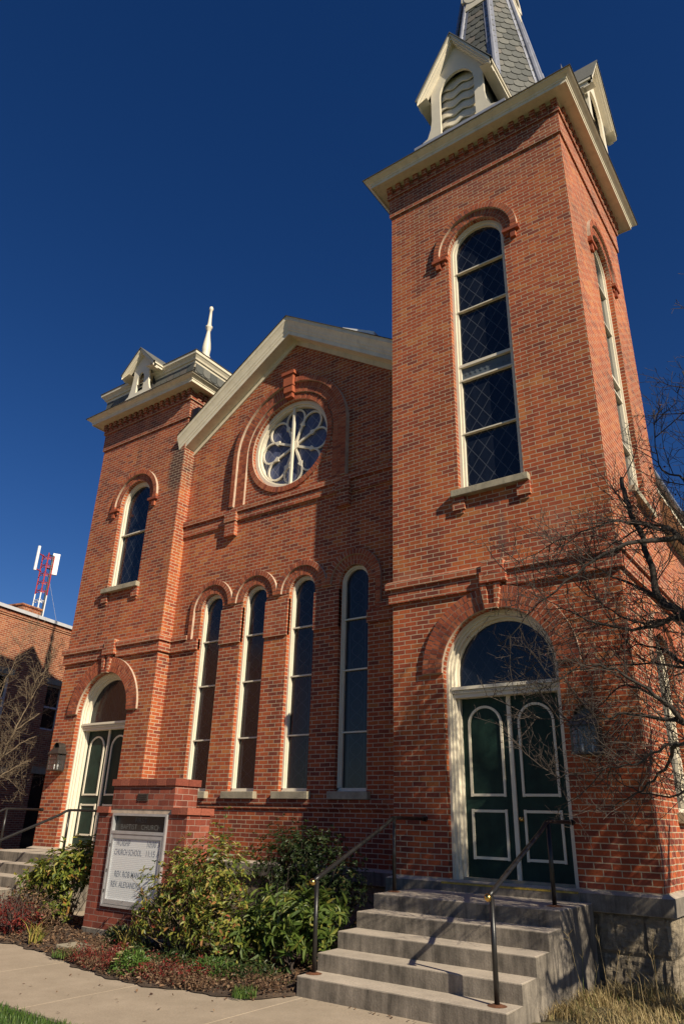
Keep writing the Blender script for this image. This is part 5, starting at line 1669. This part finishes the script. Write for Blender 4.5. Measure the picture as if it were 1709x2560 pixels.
def shrub(name, label, base, blobs, mat, n_tips, whorl, ln, wd, stems=10, group='shrubs in the planting bed', droop=.15, spread=.35, twig_mat=None, up_=.5, inner=0.0):
    """blobs: (centre, radii); leaves in whorls on shoot tips spread through the volume"""
    t = thing(name, base, label, 'shrub', group)
    B = Vector(base)
    tips, vols = [], [r[0] * r[1] * r[2] for _, r in blobs]
    for (c, r), v in zip(blobs, vols):
        k = int(n_tips * v / sum(vols))
        for _ in range(k):
            d = rvec()
            q = rng.uniform(inner, 1) ** .5 * rng.choice((.82, .92, 1.0, 1.06, 1.22))
            p = Vector((c[0] + d.x * r[0] * q, c[1] + d.y * r[1] * q, max(.05, c[2] + d.z * r[2] * q)))
            tips.append((p, (Vector((d.x / r[0], d.y / r[1], d.z / r[2])).normalized() + Vector((0, 0, up_))).normalized()))
    P, Dv, Nv = [], [], []
    for p, ax in tips:
        a = ax.orthogonal().normalized(); b = ax.cross(a)
        k = rng.randint(max(2, whorl - 2), whorl + 1)
        ph = rng.uniform(0, 6.28)
        for i in range(k):
            an = ph + 2 * pi * i / k + rng.uniform(-.4, .4)
            rad = a * cos(an) + b * sin(an)
            P.append(p - ax * rng.uniform(0, ln * .6)); Dv.append(rad + ax * rng.uniform(-.1, spread + .5)); Nv.append(ax + rvec(.25))
    P, Dv, Nv = [np.array([v[:] for v in X]) for X in (P, Dv, Nv)]
    L_ = NR.uniform(.4, 1.25, len(P)) * ln
    W_ = L_ * wd * NR.uniform(.8, 1.2, len(P))
    leaves_obj('foliage', leaf_verts(P, Dv, Nv, L_, W_, droop=droop), mat, t)
    mb = MB()
    for i in range(stems):
        p, ax = rng.choice(tips)
        s = B + Vector((rng.uniform(-.12, .12), rng.uniform(-.1, .1), -.03))
        mid = s.lerp(p, .5) + Vector((rng.uniform(-.1, .1), rng.uniform(-.1, .1), .10))
        sp = smooth_path([s, mid, p], 4)
        r = rng.uniform(.006, .012)
        mb.tube(sp, [r * (1 - .75 * k / (len(sp) - 1)) for k in range(len(sp))], 5, cap=False)
        for _ in range(5):
            k = rng.randint(2, len(sp) - 1)
            q, _d = bend(sp[k], (sp[k] - s).normalized() + rvec(.9), rng.uniform(.12, .35), 3, .2, .05)
            mb.tube(q, [.004, .0033, .0026, .002], 3, cap=False)
    mb.build('stems', twig_mat or M['twig'], t)
    return t
shrub('rhododendron_shrub', 'olive green shrub between the far stairs and the sign', (-4.62, -1.60, .06), [((-4.85, -1.62, .78), (.60, .42, .42)), ((-4.42, -1.55, .92), (.40, .36, .36)), ((-5.25, -1.6, .60), (.45, .36, .36)), ((-5.6, -1.6, .55), (.36, .32, .32)), ((-4.75, -1.75, .32), (.40, .30, .22))], M['leaf_olive'], 800, 6, .088, .42, stems=18, twig_mat=M['bark_pale'])
shrub('autumn_shrub', 'yellowing shrub with a few orange leaves overlapping the sign edge', (-1.65, -2.15, .06), [((-1.60, -2.2, .66), (.70, .42, .54)), ((-1.12, -2.2, .95), (.52, .40, .50)), ((-2.02, -2.25, .48), (.34, .32, .28)), ((-.95, -2.25, .45), (.50, .38, .38)), ((-1.7, -2.2, 1.05), (.26, .24, .26))], M['leaf_autumn'], 1650, 5, .058, .46, stems=60, twig_mat=M['bark_pale'], inner=.1)
shrub('evergreen_shrub', 'dark small-leaved evergreen shrub against the shaded church wall', (-1.1, -.55, .06), [((-1.35, -.60, .90), (.72, .42, .66)), ((-.62, -.55, .80), (.60, .40, .60)), ((-1.0, -.6, 1.25), (.52, .36, .32))], M['leaf_dark'], 2300, 5, .046, .52, stems=16)
shrub('rhododendron_shrub', 'glossy long-leaved rhododendron beside the left handrail of the near stairs', (-.15, -1.85, .06), [((-.25, -1.85, .52), (.58, .45, .42)), ((.12, -1.70, .56), (.30, .36, .36)), ((-.60, -2.0, .38), (.36, .38, .32))], M['leaf_rhodo'], 460, 7, .115, .30, stems=10, droop=.22)
shrub('barberry_shrub', 'low red-leaved barberry at the left end of the bed', (-4.6, -2.40, .03), [((-4.65, -2.40, .22), (.42, .30, .22)), ((-5.1, -2.3, .25), (.40, .30, .22))], M['leaf_red'], 900, 4, .032, .55, stems=24)
shrub('withered_shrub', 'withered dark purple shrub behind the red barberry', (-5.2, -1.95, .05), [((-5.1, -2.0, .36), (.50, .30, .30)), ((-4.55, -2.05, .26), (.36, .26, .22))], M['leaf_brown'], 360, 4, .045, .5, stems=26)
# a lone tall shoot out of the autumn shrub
def shoot(t, pts, mat):
    mb = MB(); sp = smooth_path(pts, 5); mb.tube(sp, [.006 - .004 * k / (len(sp) - 1) for k in range(len(sp))], 4, cap=False)
    mb.build('shoot', M['twig'], t)
    P, Dv, Nv = [], [], []
    for p in sp[4:]:
        for _ in range(4):
            d = rvec(); d.z = abs(d.z) * .6
            P.append(p[:]); Dv.append(d[:]); Nv.append((rvec(.3) + Vector((0, 0, 1)))[:])
    n = len(P)
    leaves_obj('shoot_leaves', leaf_verts(np.array(P), np.array(Dv), np.array(Nv), np.full(n, .06), np.full(n, .024)), mat, t)
shoot(bpy.data.objects['autumn_shrub'], [(-1.1, -2.15, .6), (-1.08, -2.18, 1.15), (-1.02, -2.2, 1.68)], M['leaf_autumn'])

# --- blades
def blades(name, label, cat, centre, n, spread, h, w_, mat, lean=.6, group=None, kind=None, parent=None, curl=.5, area=None):
    V, F = [], []
    base = Vector(centre)
    for i in range(n):
        if area: p = Vector((rng.uniform(area[0], area[1]), rng.uniform(area[2], area[3]), centre[2]))
        else:
            a = rng.uniform(0, 2 * pi); r = spread * sqrt(rng.random())
            p = base + Vector((r * cos(a), r * sin(a), 0))
        a = rng.uniform(0, 2 * pi)
        d = Vector((cos(a), sin(a), 0)); s = Vector((-sin(a), cos(a), 0))
        hh = h * rng.uniform(.45, 1.15); le = lean * rng.uniform(.1, 1.2) * hh
        k0 = len(V)
        for q in range(4):
            f = q / 3
            c = p + Vector((0, 0, hh * (f - curl * f * f * .5))) + d * le * f * f
            ww = w_ * (1 - f) ** .7 * .5 + .0006
            V += [c - s * ww, c + s * ww]
        for q in range(3):
            F.append((k0 + 2 * q, k0 + 2 * q + 1, k0 + 2 * q + 3, k0 + 2 * q + 2))
    o = MBm(name, V, F, mat, parent, centre)
    if parent is None: tag(o, label, cat, group, kind)
    return o
def MBm(name, V, F, mat, parent, loc):
    base = root_loc(parent) if parent else Vector(loc)
    me = bpy.data.meshes.new(name)
    me.from_pydata([tuple(Vector(v) - base) for v in V], [], F)
    me.materials.append(mat)
    o = bpy.data.objects.new(name, me); COL.objects.link(o)
    if parent: o.parent = parent
    else: o.location = base
    return o
blades('lawn_grass', 'short green grass at the lower left corner', None, (-1, -5, -.02), 26000, 0, .062, .006, M['blade_green'], lean=.5, kind='stuff', area=(-4.2, 1.6, -6.6, -4.55))
blades('daylily_clump', 'yellow-green daylily clump beside the red barberry', 'plant', (-3.80, -2.64, .03), 46, .10, .34, .022, M['blade_yellow'], lean=.9, group='leafy clumps at the bed edge')
blades('daylily_clump', 'withering yellow daylily clump under the autumn shrub', 'plant', (-2.32, -2.30, .05), 60, .16, .36, .022, M['blade_yellow'], lean=.8, group='leafy clumps at the bed edge')
blades('grass_tuft', 'small green grass tuft near the sidewalk joint', 'plant', (-2.74, -2.92, .03), 240, .16, .10, .007, M['blade_green'], group='leafy clumps at the bed edge')
blades('grass_tuft', 'green grass tuft at the corner of the lowest near step', 'plant', (.15, -2.96, .02), 170, .12, .11, .007, M['blade_green'], group='leafy clumps at the bed edge')
blades('dry_grass', 'tufted dry yellow grass beside the near stairs', None, (3.1, -1.2, .03), 2600, 0, .13, .008, M['blade_dry'], lean=1.2, kind='stuff', area=(2.67, 4.4, -1.85, -.05))
for i, (gx, gy, n, h_) in enumerate(((2.84, -.95, 200, .16), (3.05, -.62, 260, .20), (3.30, -.34, 200, .26), (2.80, -1.5, 160, .12), (3.5, -.75, 200, .20))):
    blades('dry_grass_tussock', ['thick dry grass tussock hugging the stair side', 'tall dry tussock before the rough stone base', 'dry tussock near the tower corner', 'low dry tussock at the front of the stair side', 'outer dry tussock farthest from the stairs'][i], 'grass tussock', (gx, gy, .03), n, .15, h_, .008, M['blade_dry'], lean=.9, group='dry grass tussocks by the stairs')
def seed_stalks():
    mb = MB()
    for i in range(13):
        p = Vector((rng.uniform(2.72, 3.6), rng.uniform(-1.7, -.15), .03))
        sp, d = bend(p, Vector((rng.uniform(-.3, .3), rng.uniform(-.3, .3), 1.6)), rng.uniform(.35, .75), 5, .07, 0)
        mb.tube(sp, [.0032, .003, .0028, .0024, .002, .0016], 3, cap=False)
        for _ in range(3):
            q, _ = bend(sp[-2].lerp(sp[-1], rng.random()), d + rvec(.7), .07, 2, .2, -.1); mb.tube(q, [.0016, .003, .001], 3, cap=False)
    o = mb.build('dry_stalks', M['blade_dry'], loc=(3.1, -1.1, .03))
    tag(o, 'thin dry seed stalks standing in the grass by the stairs', None, None, 'stuff')
seed_stalks()

# mum and dark fern-like plant, low growth along the edge, dead leaves
def mound(name, label, c, r, mat, n, ln, wd, petals=0, cat='plant'):
    t = thing(name, c, label, cat, 'leafy clumps at the bed edge')
    d = NR.normal(size=(n, 3)); d[:, 2] = np.abs(d[:, 2]); d /= np.linalg.norm(d, axis=1, keepdims=True)
    q = NR.uniform(.3, 1.05, (n, 1)) ** .5
    P = np.array(c) + d * q * np.array(r)
    Dv = d + NR.normal(scale=.5, size=(n, 3))
    leaves_obj('foliage', leaf_verts(P, Dv, d + NR.normal(scale=.4, size=(n, 3)) + np.array([0, 0, .6]), NR.uniform(.6, 1.2, n) * ln, NR.uniform(.7, 1.2, n) * ln * wd), mat, t)
    if petals:
        P2, D2, N2 = [], [], []
        for k in range(petals):
            dd = rvec(); dd.z = abs(dd.z) + .4; dd.normalize(); dd.x = -abs(dd.x) * .8
            cc = Vector(c) + Vector((dd.x * r[0], dd.y * r[1], dd.z * r[2] * 1.1))
            for i in range(11):
                an = 2 * pi * i / 11
                P2.append(cc[:]); D2.append((cos(an), sin(an), .35)); N2.append((0, 0, 1))
        n2 = len(P2)
        leaves_obj('flowers', leaf_verts(np.array(P2), np.array(D2), np.array(N2), np.full(n2, .034), np.full(n2, .016)), M['petal'], t)
    return t
mound('chrysanthemum', 'bright green mum with a few pale yellow flowers at the bed edge', (-1.46, -3.02, .04), (.24, .20, .20), M['leaf_mum'], 900, .035, .55, petals=6)
mound('fern', 'dark green fern-like plant at the foot of the sign', (-2.72, -2.18, .05), (.22, .18, .22), M['leaf_dark'], 420, .07, .35)
mound('weed', 'green weed below the glossy rhododendron', (-.62, -2.62, .05), (.30, .22, .16), M['blade_green'], 520, .06, .22)

def ground_cover(name, label, mat, n, ln, wd, zmax, xr, band_, dens=None):
    P, Dv, Nv = [], [], []
    hub = [(rng.uniform(*xr), rng.uniform(*band_), rng.uniform(.5, 1.3)) for _ in range(dens)] if dens else None
    for i in range(n):
        if hub:
            hx, hb, hs = rng.choice(hub)
            x = hx + rng.gauss(0, .12) * hs; off = hb + rng.gauss(0, .09) * hs
            zt = zmax * hs * max(.1, 1 - ((x - hx) ** 2 + (off - hb) ** 2) / .05)
        else:
            x, off, zt = rng.uniform(*xr), rng.uniform(*band_), zmax
        x = max(-5.3, min(.38, x)); off = max(.03, off)
        y = min(edge_y(x) + off, .6)
        P.append((x, y, .02 + .06 * min(1, off * 1.5) + rng.uniform(0, zt)))
        d = rvec(); Dv.append((d.x, d.y, d.z * (.35 if zmax < .05 else .9))); Nv.append((rng.gauss(0, .35), rng.gauss(0, .35), 1))
    P, Dv, Nv = map(np.array, (P, Dv, Nv))
    L_ = NR.uniform(.5, 1.25, n) * ln
    o = leaves_obj(name, leaf_verts(P, Dv, Nv, L_, L_ * wd), mat, loc=(-2, -2.7, 0))
    tag(o, label, None, None, 'stuff')
ground_cover('fallen_leaves', 'brown dead leaves littering the planting bed', M['leaf_brown'], 5200, .05, .6, .03, (-5.3, .38), (.02, 1.7))
ground_cover('brown_ground_cover', 'withered brown ground cover along the bed edge', M['leaf_brown'], 7000, .030, .35, .13, (-3.0, .35), (.06, .55), 60)
ground_cover('red_ground_cover', 'red-leaved ground cover along the bed edge', M['leaf_red'], 2600, .030, .5, .17, (-2.5, -.4), (.12, .60), 22)
ground_cover('green_ground_cover', 'sparse green ground cover under the shrubs', M['leaf_dark'], 2600, .055, .3, .15, (-2.2, .35), (.45, .95), 26)
mb = MB(); mb.box(-3.25, -2.70, -2.72, -2.42, .03, .085); 
tag(mb.build('stepping_stone', M['stone_sill'], loc=(-2.97, -2.57, .03), bevel=.012), 'flat grey stone lying in front of the sign', 'stone')
def litter():
    P, Dv, Nv = [], [], []
    for i in range(90):
        x = rng.uniform(-2, 3.2)
        y = -2.56 - abs(rng.gauss(0, .06)) if rng.random() < .6 and x > .42 else rng.uniform(-4.5, -2.6)
        if y > edge_y(x) - .02 and x < .40: y = edge_y(x) - rng.uniform(.03, .3)
        P.append((x, y, .006)); d = rvec(); Dv.append((d.x, d.y, .15)); Nv.append((rng.gauss(0, .2), rng.gauss(0, .2), 1))
    n = len(P); P, Dv, Nv = map(np.array, (P, Dv, Nv))
    L_ = NR.uniform(.015, .045, n)
    tag(leaves_obj('leaf_litter', leaf_verts(P, Dv, Nv, L_, L_ * .6, fold=.1, droop=-.1), M['leaf_brown'], loc=(0, -3.2, 0)), 'scattered dead leaves on the sidewalk', None, None, 'stuff')
litter()
